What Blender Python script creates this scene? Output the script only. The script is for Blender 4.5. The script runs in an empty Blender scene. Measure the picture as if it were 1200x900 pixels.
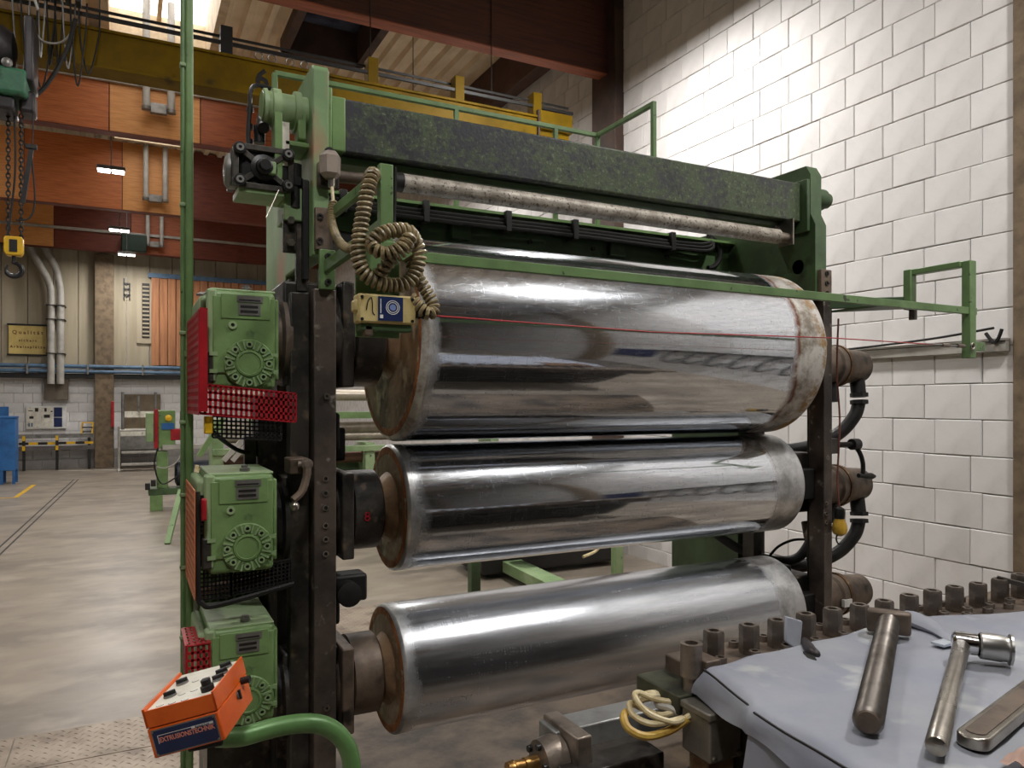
import bpy, bmesh, math, random
from mathutils import Vector, Matrix
random.seed(11)
S = bpy.context.scene
C = S.collection
PI = math.pi

# ------------------------------------------------------------------ camera, world, lights, exposure
cam_d = bpy.data.cameras.new('camera')
cam = bpy.data.objects.new('camera', cam_d)
C.objects.link(cam)
cam.location = (0, 0, 1.7)
cam.rotation_euler = (PI / 2, 0, -0.474)
cam_d.sensor_width = 36
cam_d.lens = 26.4
cam_d.shift_y = 0.0175
cam_d.clip_start = 0.05
cam_d.clip_end = 200
S.camera = cam

S.view_settings.view_transform = 'Standard'
S.view_settings.look = 'None'
S.view_settings.gamma = 1
S.view_settings.use_curve_mapping = False
S.view_settings.exposure = -0.5
S.cycles.use_denoising = True
S.cycles.max_bounces = 7
S.cycles.diffuse_bounces = 4
S.cycles.glossy_bounces = 4
S.cycles.sample_clamp_indirect = 6.0
S.cycles.caustics_reflective = False
S.cycles.caustics_refractive = False

world = bpy.data.worlds.new('world')
S.world = world
world.use_nodes = True
world.node_tree.nodes['Background'].inputs[0].default_value = (0.75, 0.85, 1.0, 1)
world.node_tree.nodes['Background'].inputs[1].default_value = 1.0

LAMP_W = 100.0          # watts of each pair of hall lamp panels, times the factor given with each lamp
SKY_E = 5.0             # strength of the daylight behind the roof lights
LAMPS = [(-0.22, 13.4, 1), (-0.14, 17.96, 1), (0.0, 20.85, 1), (-0.25, 8.9, .9), (-0.3, 4.2, .45), (-0.4, -0.4, 1.1),  # the lamp above the viewer is added as fill for the machine fronts
         (3.5, 0.8, 1.6), (3.55, 5.3, 1.9), (3.5, 9.8, .8), (3.5, 14.4, .8), (-4.6, 4.2, .6), (-4.6, 8.9, .8), (-4.6, 15.0, .8)]

# ------------------------------------------------------------------ materials
MATS = {}
def nd(nt, t, **kw):
    n = nt.nodes.new(t)
    for k, v in kw.items(): setattr(n, k, v)
    return n
def rgba(c): return (c[0], c[1], c[2], 1)
def sr(r, g, b):
    f = lambda u: (u / 255 / 12.92) if u / 255 < .04045 else ((u / 255 + .055) / 1.055) ** 2.4
    return (f(r), f(g), f(b))

def mat(name, c, c2=None, rough=.5, metal=0., sc=5., th=(.42, .62), stretch=(1, 1, 1), bump=.0, bs=50., rv=.12, c3=None, sc3=25., th3=(.6, .66), tint=0., coat=0., spec=.5, detail=6.):
    if name in MATS: return MATS[name]
    m = bpy.data.materials.new(name); m.use_nodes = True
    nt = m.node_tree; L = nt.links.new
    b = nt.nodes['Principled BSDF']
    b.inputs['Metallic'].default_value = metal
    b.inputs['Coat Weight'].default_value = coat
    b.inputs['Specular IOR Level'].default_value = spec
    tc = nd(nt, 'ShaderNodeTexCoord'); mp = nd(nt, 'ShaderNodeMapping'); mp.inputs['Scale'].default_value = stretch
    L(tc.outputs['Object'], mp.inputs['Vector'])
    n1 = nd(nt, 'ShaderNodeTexNoise'); n1.inputs['Scale'].default_value = sc; n1.inputs['Detail'].default_value = detail; n1.inputs['Roughness'].default_value = .62
    L(mp.outputs[0], n1.inputs['Vector'])
    if c2 is None: c2 = tuple(x * .72 for x in c)
    r1 = nd(nt, 'ShaderNodeMapRange'); r1.inputs['From Min'].default_value = th[0]; r1.inputs['From Max'].default_value = th[1]
    L(n1.outputs['Fac'], r1.inputs['Value'])
    mx = nd(nt, 'ShaderNodeMix', data_type='RGBA'); mx.inputs['A'].default_value = rgba(c); mx.inputs['B'].default_value = rgba(c2)
    L(r1.outputs[0], mx.inputs['Factor'])
    col = mx.outputs['Result']
    if c3 is not None:
        n3 = nd(nt, 'ShaderNodeTexNoise'); n3.inputs['Scale'].default_value = sc3; n3.inputs['Detail'].default_value = 4
        L(mp.outputs[0], n3.inputs['Vector'])
        r3 = nd(nt, 'ShaderNodeMapRange'); r3.inputs['From Min'].default_value = th3[0]; r3.inputs['From Max'].default_value = th3[1]
        L(n3.outputs['Fac'], r3.inputs['Value'])
        m3 = nd(nt, 'ShaderNodeMix', data_type='RGBA'); m3.inputs['B'].default_value = rgba(c3)
        L(col, m3.inputs['A']); L(r3.outputs[0], m3.inputs['Factor']); col = m3.outputs['Result']
    if tint > 0:
        oi = nd(nt, 'ShaderNodeObjectInfo'); hs = nd(nt, 'ShaderNodeHueSaturation')
        rr = nd(nt, 'ShaderNodeMapRange'); rr.inputs['To Min'].default_value = 1 - tint; rr.inputs['To Max'].default_value = 1 + tint * .6
        L(oi.outputs['Random'], rr.inputs['Value']); L(rr.outputs[0], hs.inputs['Value']); L(col, hs.inputs['Color']); col = hs.outputs[0]
    L(col, b.inputs['Base Color'])
    rr2 = nd(nt, 'ShaderNodeMapRange'); rr2.inputs['To Min'].default_value = max(.02, rough - rv); rr2.inputs['To Max'].default_value = min(1, rough + rv)
    L(n1.outputs['Fac'], rr2.inputs['Value']); L(rr2.outputs[0], b.inputs['Roughness'])
    if bump > 0:
        nb = nd(nt, 'ShaderNodeTexNoise'); nb.inputs['Scale'].default_value = bs; nb.inputs['Detail'].default_value = 5
        L(mp.outputs[0], nb.inputs['Vector'])
        bp = nd(nt, 'ShaderNodeBump'); bp.inputs['Strength'].default_value = bump; bp.inputs['Distance'].default_value = .01
        L(nb.outputs['Fac'], bp.inputs['Height']); L(bp.outputs[0], b.inputs['Normal'])
    MATS[name] = m
    return m
def emit(name, c, s):
    m = bpy.data.materials.new(name); m.use_nodes = True
    b = m.node_tree.nodes['Principled BSDF']
    b.inputs['Base Color'].default_value = rgba(c); b.inputs['Emission Color'].default_value = rgba(c); b.inputs['Emission Strength'].default_value = s
    return m

GREEN = mat('green_machine_paint', sr(120, 150, 95), sr(100, 129, 78), rough=.42, sc=4, bump=.12, bs=35, c3=sr(48, 58, 38), sc3=9, th3=(.66, .74))
GREENL = mat('light_green_paint', sr(154, 176, 132), sr(124, 150, 104), rough=.45, sc=3, bump=.1, bs=30, c3=sr(66, 72, 56), sc3=14, th3=(.66, .72))
GREEND = mat('dark_green_paint', sr(74, 98, 62), sr(58, 78, 50), rough=.45, sc=3, bump=.1, bs=30, c3=sr(34, 38, 28), sc3=7, th3=(.6, .75))
GREENR = mat('rail_green_paint', sr(112, 142, 92), sr(94, 122, 76), rough=.42, sc=6, c3=sr(60, 66, 50), sc3=30, th3=(.68, .72))
GREENF = mat('faded_green_paint', sr(138, 166, 120), sr(116, 146, 100), rough=.5, sc=2.2, c3=sr(170, 134, 106), sc3=3, th3=(.57, .68), bump=.08)
DARK = mat('greasy_dark_steel', sr(74, 69, 64), sr(40, 38, 36), rough=.4, metal=.3, sc=6, bump=.3, bs=26, c3=sr(124, 110, 92), sc3=13, th3=(.58, .72))
COLUMN = mat('dark_brown_steel', sr(100, 88, 80), sr(66, 60, 56), rough=.36, metal=.35, sc=4, bump=.2, bs=34, c3=sr(152, 144, 134), sc3=18, th3=(.63, .72))
BLACK = mat('black_rubber', sr(38, 37, 36), sr(22, 22, 22), rough=.5, sc=8, spec=.35)
RUST = mat('rusty_steel', sr(120, 88, 60), sr(70, 50, 36), rough=.6, metal=.35, sc=7, bump=.35, bs=30, c3=sr(150, 132, 104), sc3=18, th3=(.58, .7))
BROWNST = mat('brown_grimy_steel', sr(118, 102, 88), sr(78, 68, 60), rough=.5, metal=.25, sc=6, bump=.2, bs=30, c3=sr(40, 34, 30), sc3=9, th3=(.6, .7))
STEEL = mat('worn_steel', sr(176, 170, 160), sr(132, 126, 118), rough=.3, metal=.95, sc=8, bump=.06, bs=60)
CHROME = mat('bright_chrome', sr(225, 225, 225), sr(200, 200, 198), rough=.13, metal=1, sc=5, rv=.06)
BOLTM = mat('burnished_bolt_steel', sr(150, 138, 126), sr(104, 94, 86), rough=.36, metal=.6, sc=14, bump=.1, bs=60)
BRASS = mat('brass', sr(190, 150, 90), sr(140, 104, 60), rough=.32, metal=.9, sc=12)
ALU = mat('grey_aluminium', sr(150, 148, 144), sr(120, 118, 114), rough=.4, metal=.6, sc=6)
PIPEG = mat('grey_pipe_paint', sr(176, 172, 164), sr(150, 146, 138), rough=.5, sc=3)
TUBE = mat('mottled_grey_tube', sr(178, 170, 158), sr(138, 130, 118), rough=.5, metal=.2, sc=16, bump=.2, bs=80, c3=sr(92, 84, 74), sc3=85, th3=(.56, .66))
RED = mat('red_paint', sr(176, 30, 40), sr(140, 20, 30), rough=.4, sc=5)
ORANGE = mat('orange_enamel', sr(240, 108, 30), sr(222, 92, 24), rough=.38, sc=5, c3=sr(120, 60, 34), sc3=16, th3=(.7, .75), bump=.05)
ORSTR = mat('orange_guard_paint', sr(214, 130, 84), sr(190, 104, 64), rough=.5, sc=8)
CREAM = mat('cream_panel', sr(232, 228, 214), sr(206, 200, 184), rough=.5, sc=7, c3=sr(150, 140, 120), sc3=14, th3=(.64, .74))
NAVY = mat('navy_print', sr(34, 48, 92), sr(26, 38, 76), rough=.35, sc=4)
WHITE = mat('white_print', sr(232, 232, 228), sr(216, 216, 212), rough=.5)
SALMON = mat('salmon_print', sr(232, 150, 130), sr(220, 138, 120), rough=.5)
BLACKP = mat('black_print', sr(30, 28, 26), sr(24, 22, 20), rough=.5)
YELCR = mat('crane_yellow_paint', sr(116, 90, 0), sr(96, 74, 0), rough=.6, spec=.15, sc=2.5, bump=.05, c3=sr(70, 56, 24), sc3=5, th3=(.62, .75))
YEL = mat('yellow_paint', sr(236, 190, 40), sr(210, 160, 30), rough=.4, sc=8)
BEIGESW = mat('dirty_beige_plastic', sr(206, 188, 130), sr(182, 160, 100), rough=.5, sc=12, c3=sr(100, 80, 44), sc3=12, th3=(.62, .72))
COIL = mat('tan_coiled_cable', sr(158, 142, 106), sr(112, 98, 70), rough=.4, sc=20)
TARP = mat('grey_silicone_cloth', sr(150, 153, 160), sr(136, 139, 152), rough=.6, sc=3.2, bump=.35, bs=6, c3=sr(176, 178, 178), sc3=7, th3=(.6, .72))
CABLE = mat('cream_cable', sr(222, 208, 168), sr(196, 176, 128), rough=.45, sc=20)
CABLEY = mat('yellow_cable', sr(206, 172, 84), sr(180, 140, 60), rough=.45, sc=20)
BLUE = mat('blue_paint', sr(52, 112, 176), sr(40, 92, 150), rough=.45, sc=4)
BLUEP = mat('blue_pipe_paint', sr(82, 110, 136), sr(66, 90, 112), rough=.5, sc=4)
WOODR = mat('red_brown_board', sr(168, 92, 52), sr(138, 70, 38), rough=.55, sc=3, stretch=(1, 6, 14), bump=.05, tint=.16)
WOODO = mat('orange_board', sr(196, 116, 64), sr(172, 94, 48), rough=.55, sc=3, stretch=(1, 6, 14), tint=.08)
WOODL = mat('light_orange_board', sr(226, 160, 94), sr(208, 140, 76), rough=.55, sc=3, stretch=(1, 6, 14), tint=.05)
WOODD = mat('dark_red_board', sr(116, 56, 38), sr(92, 42, 30), rough=.55, sc=3, stretch=(1, 6, 14), tint=.1)
WOODN = mat('dark_glulam', sr(84, 48, 38), sr(64, 36, 30), rough=.55, sc=3, stretch=(.6, 5, 12), bump=.08)
WOODE = mat('lit_glulam_underside', sr(168, 92, 60), sr(136, 72, 46), rough=.55, sc=3, stretch=(.6, 8, 8))  # underside colour lightened to carry the light falling on it
BROWNC = mat('dark_brown_column_paint', sr(78, 58, 48), sr(58, 44, 38), rough=.6, sc=3)
CONC = mat('brown_concrete', sr(122, 104, 82), sr(96, 82, 66), rough=.85, sc=6, bump=.3, bs=20)
BLOCK = mat('white_painted_block', sr(228, 225, 223), sr(216, 213, 211), rough=.75, sc=2.2, bump=.12, bs=22, tint=.025, c3=sr(196, 192, 180), sc3=4, th3=(.62, .75))
MORTAR = mat('painted_mortar', sr(206, 202, 198), sr(184, 180, 175), rough=.85, sc=7, bump=.3, bs=30)
BLOCKG = mat('grey_painted_block', sr(150, 146, 142), sr(136, 132, 128), rough=.75, sc=2.2, tint=.03)
CLAD = mat('beige_cladding', sr(176, 164, 140), sr(160, 148, 124), rough=.6, sc=1.2, stretch=(3, 1, .3), tint=.05)
SHEET = mat('roof_sheet', sr(230, 212, 184), sr(212, 192, 162), rough=.5, metal=.0, sc=1.5)
FLOORM = mat('concrete_floor', sr(148, 137, 123), sr(124, 114, 102), rough=.38, sc=.9, bump=.05, bs=8, c3=sr(162, 151, 137), sc3=2.2, th3=(.5, .7), rv=.12, stretch=(1, 1.6, 1))
PLATEM = mat('dusty_checker_plate', sr(160, 145, 128), sr(138, 124, 108), rough=.45, metal=.25, sc=3, c3=sr(116, 102, 88), sc3=6, th3=(.55, .7))
BASEM = mat('oily_base_plate', sr(108, 92, 76), sr(56, 48, 40), rough=.5, metal=.2, sc=3, bump=.2, bs=30)
CURT = mat('amber_strip_curtain', sr(178, 122, 82), sr(150, 98, 64), rough=.4, sc=2, stretch=(6, 6, .5))
SIGNY = mat('yellow_sign', sr(214, 190, 116), sr(196, 170, 98), rough=.5, sc=3)
GUNM = mat('black_cast_iron', sr(52, 52, 52), sr(34, 34, 34), rough=.4, metal=.5, sc=10, bump=.1)
TINBOX = mat('tin_junction_box', sr(132, 127, 118), sr(98, 94, 86), rough=.38, metal=.55, sc=7, bump=.05)
DARKGL = mat('dark_roof_glass', sr(40, 44, 56), sr(84, 88, 104), rough=.15, sc=1.2, th=(.5, .65))
HOISTG = mat('hoist_green', sr(70, 128, 96), sr(54, 104, 78), rough=.45, sc=5, c3=sr(30, 34, 30), sc3=8, th3=(.58, .7))
HOISTB = mat('hoist_dark', sr(64, 60, 62), sr(44, 40, 42), rough=.4, metal=.3, sc=4)
def beam_material():
    m = mat('grease_blackened_green_beam', sr(58, 58, 64), sr(40, 40, 45), rough=.42, sc=4, bump=.12, bs=90)
    nt = m.node_tree; L = nt.links.new; b = nt.nodes['Principled BSDF']
    tc = nd(nt, 'ShaderNodeTexCoord'); old = b.inputs['Base Color'].links[0].from_socket
    def noise(sc, det, st=(1, 1, 1)):
        mp = nd(nt, 'ShaderNodeMapping'); mp.inputs['Scale'].default_value = st; L(tc.outputs['Object'], mp.inputs[0])
        n = nd(nt, 'ShaderNodeTexNoise'); n.inputs['Scale'].default_value = sc; n.inputs['Detail'].default_value = det; n.inputs['Roughness'].default_value = .75; L(mp.outputs[0], n.inputs[0]); return n.outputs['Fac']
    big, fine = noise(1.5, 3), noise(34, 8)
    add = nd(nt, 'ShaderNodeMath', operation='MULTIPLY_ADD'); L(big, add.inputs[0]); add.inputs[1].default_value = 1.1; L(fine, add.inputs[2])
    r = nd(nt, 'ShaderNodeMapRange'); r.inputs['From Min'].default_value = 1.0; r.inputs['From Max'].default_value = 1.14
    sx = nd(nt, 'ShaderNodeSeparateXYZ'); L(tc.outputs['Object'], sx.inputs[0])
    gx = nd(nt, 'ShaderNodeMapRange', interpolation_type='SMOOTHSTEP'); L(sx.outputs[0], gx.inputs['Value'])
    for k_, v_ in zip(('From Min', 'From Max', 'To Min', 'To Max'), (-1.1, .2, -.10, .10)): gx.inputs[k_].default_value = v_
    ad2 = nd(nt, 'ShaderNodeMath', operation='ADD'); L(add.outputs[0], ad2.inputs[0]); L(gx.outputs[0], ad2.inputs[1]); L(ad2.outputs[0], r.inputs['Value'])
    gm = nd(nt, 'ShaderNodeMix', data_type='RGBA'); gm.inputs['A'].default_value = rgba(sr(70, 82, 58)); gm.inputs['B'].default_value = rgba(sr(128, 138, 108))
    r2 = nd(nt, 'ShaderNodeMapRange'); r2.inputs['From Min'].default_value = .54; r2.inputs['From Max'].default_value = .66; L(noise(60, 6), r2.inputs['Value']); L(r2.outputs[0], gm.inputs['Factor'])
    mx = nd(nt, 'ShaderNodeMix', data_type='RGBA'); L(r.outputs[0], mx.inputs['Factor']); L(old, mx.inputs['A']); L(gm.outputs['Result'], mx.inputs['B'])
    L(mx.outputs['Result'], b.inputs['Base Color'])
    return m
BEAMM = beam_material()

def roller_material(name, length, lw, rw, rough, rust_r):
    m = bpy.data.materials.new(name); m.use_nodes = True
    nt = m.node_tree; L = nt.links.new; b = nt.nodes['Principled BSDF']
    tc = nd(nt, 'ShaderNodeTexCoord'); sx = nd(nt, 'ShaderNodeSeparateXYZ'); L(tc.outputs['Object'], sx.inputs[0])
    def noise(scale, st, det=5, rg=.6):
        mp = nd(nt, 'ShaderNodeMapping'); mp.inputs['Scale'].default_value = st; L(tc.outputs['Object'], mp.inputs[0])
        n = nd(nt, 'ShaderNodeTexNoise'); n.inputs['Scale'].default_value = scale; n.inputs['Detail'].default_value = det; n.inputs['Roughness'].default_value = rg
        L(mp.outputs[0], n.inputs[0]); return n.outputs['Fac']
    def math2(op, a, bb, clamp=False):
        n = nd(nt, 'ShaderNodeMath', operation=op); n.use_clamp = clamp
        for i, x in enumerate((a, bb)):
            if isinstance(x, (int, float)): n.inputs[i].default_value = x
            else: L(x, n.inputs[i])
        return n.outputs[0]
    def mr(v, a, bb, c=0., d=1.):
        n = nd(nt, 'ShaderNodeMapRange'); L(v, n.inputs['Value'])
        for k, x in zip(('From Min', 'From Max', 'To Min', 'To Max'), (a, bb, c, d)): n.inputs[k].default_value = x
        return n.outputs[0]
    def mix(f, a, bb):
        n = nd(nt, 'ShaderNodeMix', data_type='RGBA')
        if isinstance(f, (int, float)): n.inputs['Factor'].default_value = f
        else: L(f, n.inputs['Factor'])
        for k, x in (('A', a), ('B', bb)):
            if isinstance(x, tuple): n.inputs[k].default_value = rgba(x)
            else: L(x, n.inputs[k])
        return n.outputs['Result']
    wob = math2('MULTIPLY', math2('SUBTRACT', noise(6, (1, 1, 1)), .5), .10)
    x = math2('ADD', sx.outputs[0], wob)
    left = mr(x, lw + .02, lw - .04)                 # 1 in the worn band at the left end
    right = mr(x, length - rw - .02, length - rw + .02)
    worn = math2('MAXIMUM', left, right)
    scr = noise(3, (90, 3, 3), 3)                    # fine grinding lines round the roller
    scr2 = noise(2.2, (1.2, 14, 14), 6, .7)          # long wiping streaks along the roller
    blot = noise(9, (1, 1, 1), 8, .7)
    patina = mix(mr(blot, .42, .6), sr(214, 210, 204), sr(140, 130, 116)) if rust_r else mix(mr(blot, .4, .62), sr(214, 214, 214), sr(160, 160, 160))
    if rust_r:
        xr = mr(math2('ABSOLUTE', math2('SUBTRACT', x, length - rw + .012), 0), .03, .012)
        xr2 = mr(math2('ABSOLUTE', math2('SUBTRACT', x, length - .035), 0), .06, .02)
        patina = mix(math2('MULTIPLY', xr, mr(blot, .36, .52)), patina, sr(112, 66, 40))
        patina = mix(math2('MULTIPLY', xr2, mr(blot, .46, .56)), patina, sr(170, 128, 64))
        patina = mix(mr(x, length - .02, length - .004), patina, sr(150, 140, 124))
    col = mix(mr(scr2, .35, .7), (.78, .81, .86), (.60, .63, .68))
    col = mix(worn, col, patina)
    L(col, b.inputs['Base Color'])
    met = mr(worn, 0, 1, 1.0, .35 if rust_r else .75)
    L(met, b.inputs['Metallic'])
    rg = math2('ADD', mr(scr2, .35, .75, rough * .7, rough * 1.5), mr(scr, .35, .65, 0, rough * .25))
    rg = math2('ADD', rg, math2('MULTIPLY', worn, .42 if rust_r else .26))
    L(rg, b.inputs['Roughness'])
    bp = nd(nt, 'ShaderNodeBump'); bp.inputs['Strength'].default_value = .035; bp.inputs['Distance'].default_value = .004
    L(math2('ADD', scr2, math2('MULTIPLY', blot, math2('MULTIPLY', worn, 4.0))), bp.inputs['Height'])
    L(bp.outputs[0], b.inputs['Normal'])
    # fine wiping scratches scatter a part of the light more widely
    b2 = nd(nt, 'ShaderNodeBsdfPrincipled'); L(col, b2.inputs['Base Color']); L(met, b2.inputs['Metallic']); L(bp.outputs[0], b2.inputs['Normal'])
    L(math2('ADD', rg, .24), b2.inputs['Roughness'])
    def lines(scale, st, wd): return mr(math2('ABSOLUTE', math2('SUBTRACT', noise(scale, st, 2, .5), .5), 0), wd, 0.)
    fine = math2('MAXIMUM', lines(6, (.35, 5, 5), .010), math2('MAXIMUM', lines(14, (.35, 2.5, 2.5), .010), lines(7, (5, .7, .7), .008)))
    scratch_mask = math2('ADD', mr(noise(4, (1.5, 9, 9), 6, .7), .3, .75, .05, .26), math2('MULTIPLY', fine, .15 if rough < .1 else .0), True)
    ms = nd(nt, 'ShaderNodeMixShader'); L(scratch_mask, ms.inputs[0]); L(b.outputs[0], ms.inputs[1]); L(b2.outputs[0], ms.inputs[2])
    L(ms.outputs[0], nt.nodes['Material Output'].inputs['Surface'])
    return m

# ------------------------------------------------------------------ mesh helpers
class MB:
    def __init__(s): s.v = []; s.f = []
    def add(s, vs, fs):
        o = len(s.v); s.v += [Vector(v) for v in vs]; s.f += [tuple(i + o for i in f) for f in fs]; return s
    def bx(s, x0, x1, y0, y1, z0, z1):
        return s.add([(x0, y0, z0), (x1, y0, z0), (x1, y1, z0), (x0, y1, z0), (x0, y0, z1), (x1, y0, z1), (x1, y1, z1), (x0, y1, z1)],
                     [(3, 2, 1, 0), (4, 5, 6, 7), (0, 1, 5, 4), (1, 2, 6, 5), (2, 3, 7, 6), (3, 0, 4, 7)])
    def box(s, c, d): return s.bx(c[0] - d[0] / 2, c[0] + d[0] / 2, c[1] - d[1] / 2, c[1] + d[1] / 2, c[2] - d[2] / 2, c[2] + d[2] / 2)
    def bar(s, p0, p1, w, h, up=(0, 0, 1)):          # a rectangular bar from p0 to p1
        p0, p1 = Vector(p0), Vector(p1); t = (p1 - p0).normalized(); up = Vector(up)
        if abs(t.dot(up)) > .98: up = Vector((0, 1, 0))
        a = t.cross(up).normalized() * w / 2; b = a.cross(t).normalized() * h / 2
        return s.add([p0 - a - b, p0 + a - b, p0 + a + b, p0 - a + b, p1 - a - b, p1 + a - b, p1 + a + b, p1 - a + b],
                     [(0, 1, 2, 3), (7, 6, 5, 4), (1, 0, 4, 5), (2, 1, 5, 6), (3, 2, 6, 7), (0, 3, 7, 4)])
    def lathe(s, p, ax, prof, n=24, ph=0., caps=True):  # prof: (distance along axis, radius)
        p, ax = Vector(p), Vector(ax).normalized()
        u = ax.cross(Vector((0, 0, 1)) if abs(ax.z) < .9 else Vector((0, 1, 0))).normalized(); w = ax.cross(u)
        vs = []; fs = []
        for (t, r) in prof:
            for k in range(n):
                a = 2 * PI * k / n + ph
                vs.append(p + ax * t + (u * math.cos(a) + w * math.sin(a)) * r)
        for i in range(len(prof) - 1):
            for k in range(n):
                k2 = (k + 1) % n
                fs.append((i * n + k, i * n + k2, (i + 1) * n + k2, (i + 1) * n + k))
        if caps:
            fs.append(tuple(reversed(range(n)))); fs.append(tuple((len(prof) - 1) * n + k for k in range(n)))
        return s.add(vs, fs)
    def cyl(s, p0, p1, r, r2=None, n=24, ph=0.):
        p0, p1 = Vector(p0), Vector(p1); d = p1 - p0
        return s.lathe(p0, d, [(0, r), (d.length, r if r2 is None else r2)], n, ph)
    def ring(s, p, ax, ro, ri, h, n=24):              # a washer
        return s.lathe(p, ax, [(0, ri), (0, ro), (h, ro), (h, ri), (0, ri)], n, caps=False)
    def tube(s, pts, r, n=8, closed=False):
        pts = [Vector(p) for p in pts]; m = len(pts)
        if m < 2: return s
        tang = []
        for i in range(m):
            a = pts[(i - 1) % m] if closed or i > 0 else pts[i]; b = pts[(i + 1) % m] if closed or i < m - 1 else pts[i]
            d = b - a; tang.append(d.normalized() if d.length > 1e-9 else Vector((1, 0, 0)))
        u = tang[0].cross(Vector((.31, .2, .93))).normalized(); vs = []; fs = []
        for i in range(m):
            t = tang[i]; u = (u - t * u.dot(t)).normalized(); w = t.cross(u)
            rr = r[i] if isinstance(r, (list, tuple)) else r
            for k in range(n):
                a = 2 * PI * k / n; vs.append(pts[i] + (u * math.cos(a) + w * math.sin(a)) * rr)
        for i in range(m if closed else m - 1):
            j = (i + 1) % m
            for k in range(n):
                k2 = (k + 1) % n; fs.append((i * n + k, i * n + k2, j * n + k2, j * n + k))
        if not closed:
            fs.append(tuple(reversed(range(n)))); fs.append(tuple((m - 1) * n + k for k in range(n)))
        return s.add(vs, fs)
    def prism(s, poly, ax, a, b):                     # polygon in the plane across ax ('x': (y,z), 'y': (x,z), 'z': (x,y))
        def P(q, t): return {'x': (t, q[0], q[1]), 'y': (q[0], t, q[1]), 'z': (q[0], q[1], t)}[ax]
        n = len(poly); ar = sum(poly[i][0] * poly[(i + 1) % n][1] - poly[(i + 1) % n][0] * poly[i][1] for i in range(n))
        flip = (ar > 0) == (ax == 'y')
        f0 = tuple(range(n)); f1 = tuple(range(n, 2 * n))
        fs = [tuple(reversed(f0)), f1] + [(i, (i + 1) % n, n + (i + 1) % n, n + i) for i in range(n)]
        if flip: fs = [tuple(reversed(f)) for f in fs]
        return s.add([P(q, a) for q in poly] + [P(q, b) for q in poly], fs)
    def sphere(s, c, r, n=16, m=10, sc=(1, 1, 1)):
        prof = [(-r * math.cos(PI * i / m), max(1e-4, r * math.sin(PI * i / m))) for i in range(m + 1)]
        k = len(s.v); s.lathe((0, 0, 0), (0, 0, 1), prof, n)
        for i in range(k, len(s.v)): s.v[i] = Vector((s.v[i].x * sc[0], s.v[i].y * sc[1], s.v[i].z * sc[2])) + Vector(c)
        return s
    def torus(s, c, ax, R, r, n=24, m=8, a0=0., a1=2 * PI):
        c, ax = Vector(c), Vector(ax).normalized(); u = ax.cross(Vector((0, 0, 1)) if abs(ax.z) < .9 else Vector((0, 1, 0))).normalized(); w = ax.cross(u)
        full = abs(a1 - a0 - 2 * PI) < 1e-6
        k = n if full else n + 1
        return s.tube([c + (u * math.cos(a0 + (a1 - a0) * i / n) + w * math.sin(a0 + (a1 - a0) * i / n)) * R for i in range(k)], r, m, full)
    def grid(s, x0, x1, z0, z1, nx, nz, bw, place, t=.003):   # a perforated sheet: place(x, z, d) gives the point
        def strip(xa, xb, za, zb):
            q = [(xa, za), (xb, za), (xb, zb), (xa, zb)]
            s.add([place(x, z, 0) for x, z in q] + [place(x, z, t) for x, z in q],
                  [(3, 2, 1, 0), (4, 5, 6, 7), (0, 1, 5, 4), (1, 2, 6, 5), (2, 3, 7, 6), (3, 0, 4, 7)])
        for i in range(nx + 1):
            x = x0 + (x1 - x0) * i / nx; strip(x - bw / 2, x + bw / 2, z0, z1)
        for j in range(nz + 1):
            z = z0 + (z1 - z0) * j / nz; strip(x0, x1, z - bw / 2, z + bw / 2)
        return s
    def xf(s, M, k=0):
        for i in range(k, len(s.v)): s.v[i] = M @ s.v[i]
        return s
    def build(s, name, m, parent=None, loc=None, bevel=0., sharp=38, label=None, cat=None, group=None, kind=None, seg=2):
        if parent is not None: o3 = ORG[parent.name]
        elif loc is not None: o3 = Vector(loc)
        else:
            xs = [v.x for v in s.v]; ys = [v.y for v in s.v]; zs = [v.z for v in s.v]
            o3 = Vector(((min(xs) + max(xs)) / 2, (min(ys) + max(ys)) / 2, min(zs)))
        me = bpy.data.meshes.new(name); me.from_pydata([v - o3 for v in s.v], [], s.f)
        bm = bmesh.new(); bm.from_mesh(me); bmesh.ops.recalc_face_normals(bm, faces=bm.faces[:]); bm.to_mesh(me); bm.free()
        me.polygons.foreach_set('use_smooth', [True] * len(me.polygons)); me.set_sharp_from_angle(angle=math.radians(sharp))
        me.materials.append(m); me.update()
        o = bpy.data.objects.new(name, me); C.objects.link(o); ORG[o.name] = o3
        if parent is not None: o.parent = parent
        else: o.location = o3
        if bevel > 0:
            md = o.modifiers.new('bevel', 'BEVEL'); md.width = bevel; md.segments = seg; md.limit_method = 'ANGLE'; md.angle_limit = math.radians(40); md.harden_normals = False
        tag(o, label, cat, group, kind); return o
ORG = {}
def tag(o, label=None, cat=None, group=None, kind=None):
    for k, v in (('label', label), ('category', cat), ('group', group), ('kind', kind)):
        if v: o[k] = v
    return o
def thing(name, label, cat, loc, group=None, kind=None):
    o = bpy.data.objects.new(name, None); C.objects.link(o); o.location = loc; ORG[o.name] = Vector(loc); o.empty_display_size = .1
    return tag(o, label, cat, group, kind)
def copy_tree(o, parent=None, off=(0, 0, 0), label=None, skip=()):
    c = o.copy(); C.objects.link(c); ORG[c.name] = ORG[o.name] + Vector(off)
    if parent is not None: c.parent = parent
    else: c.location = o.location + Vector(off)
    if label: c['label'] = label
    for ch in o.children:
        if ch.name.split('.')[0] not in skip: copy_tree(ch, c, off)
    return c
def dup(o, parent, off):                              # another like piece of the same parent
    c = o.copy(); C.objects.link(c); c.location = o.location + Vector(off); ORG[c.name] = ORG[o.name] + Vector(off); return c
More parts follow.
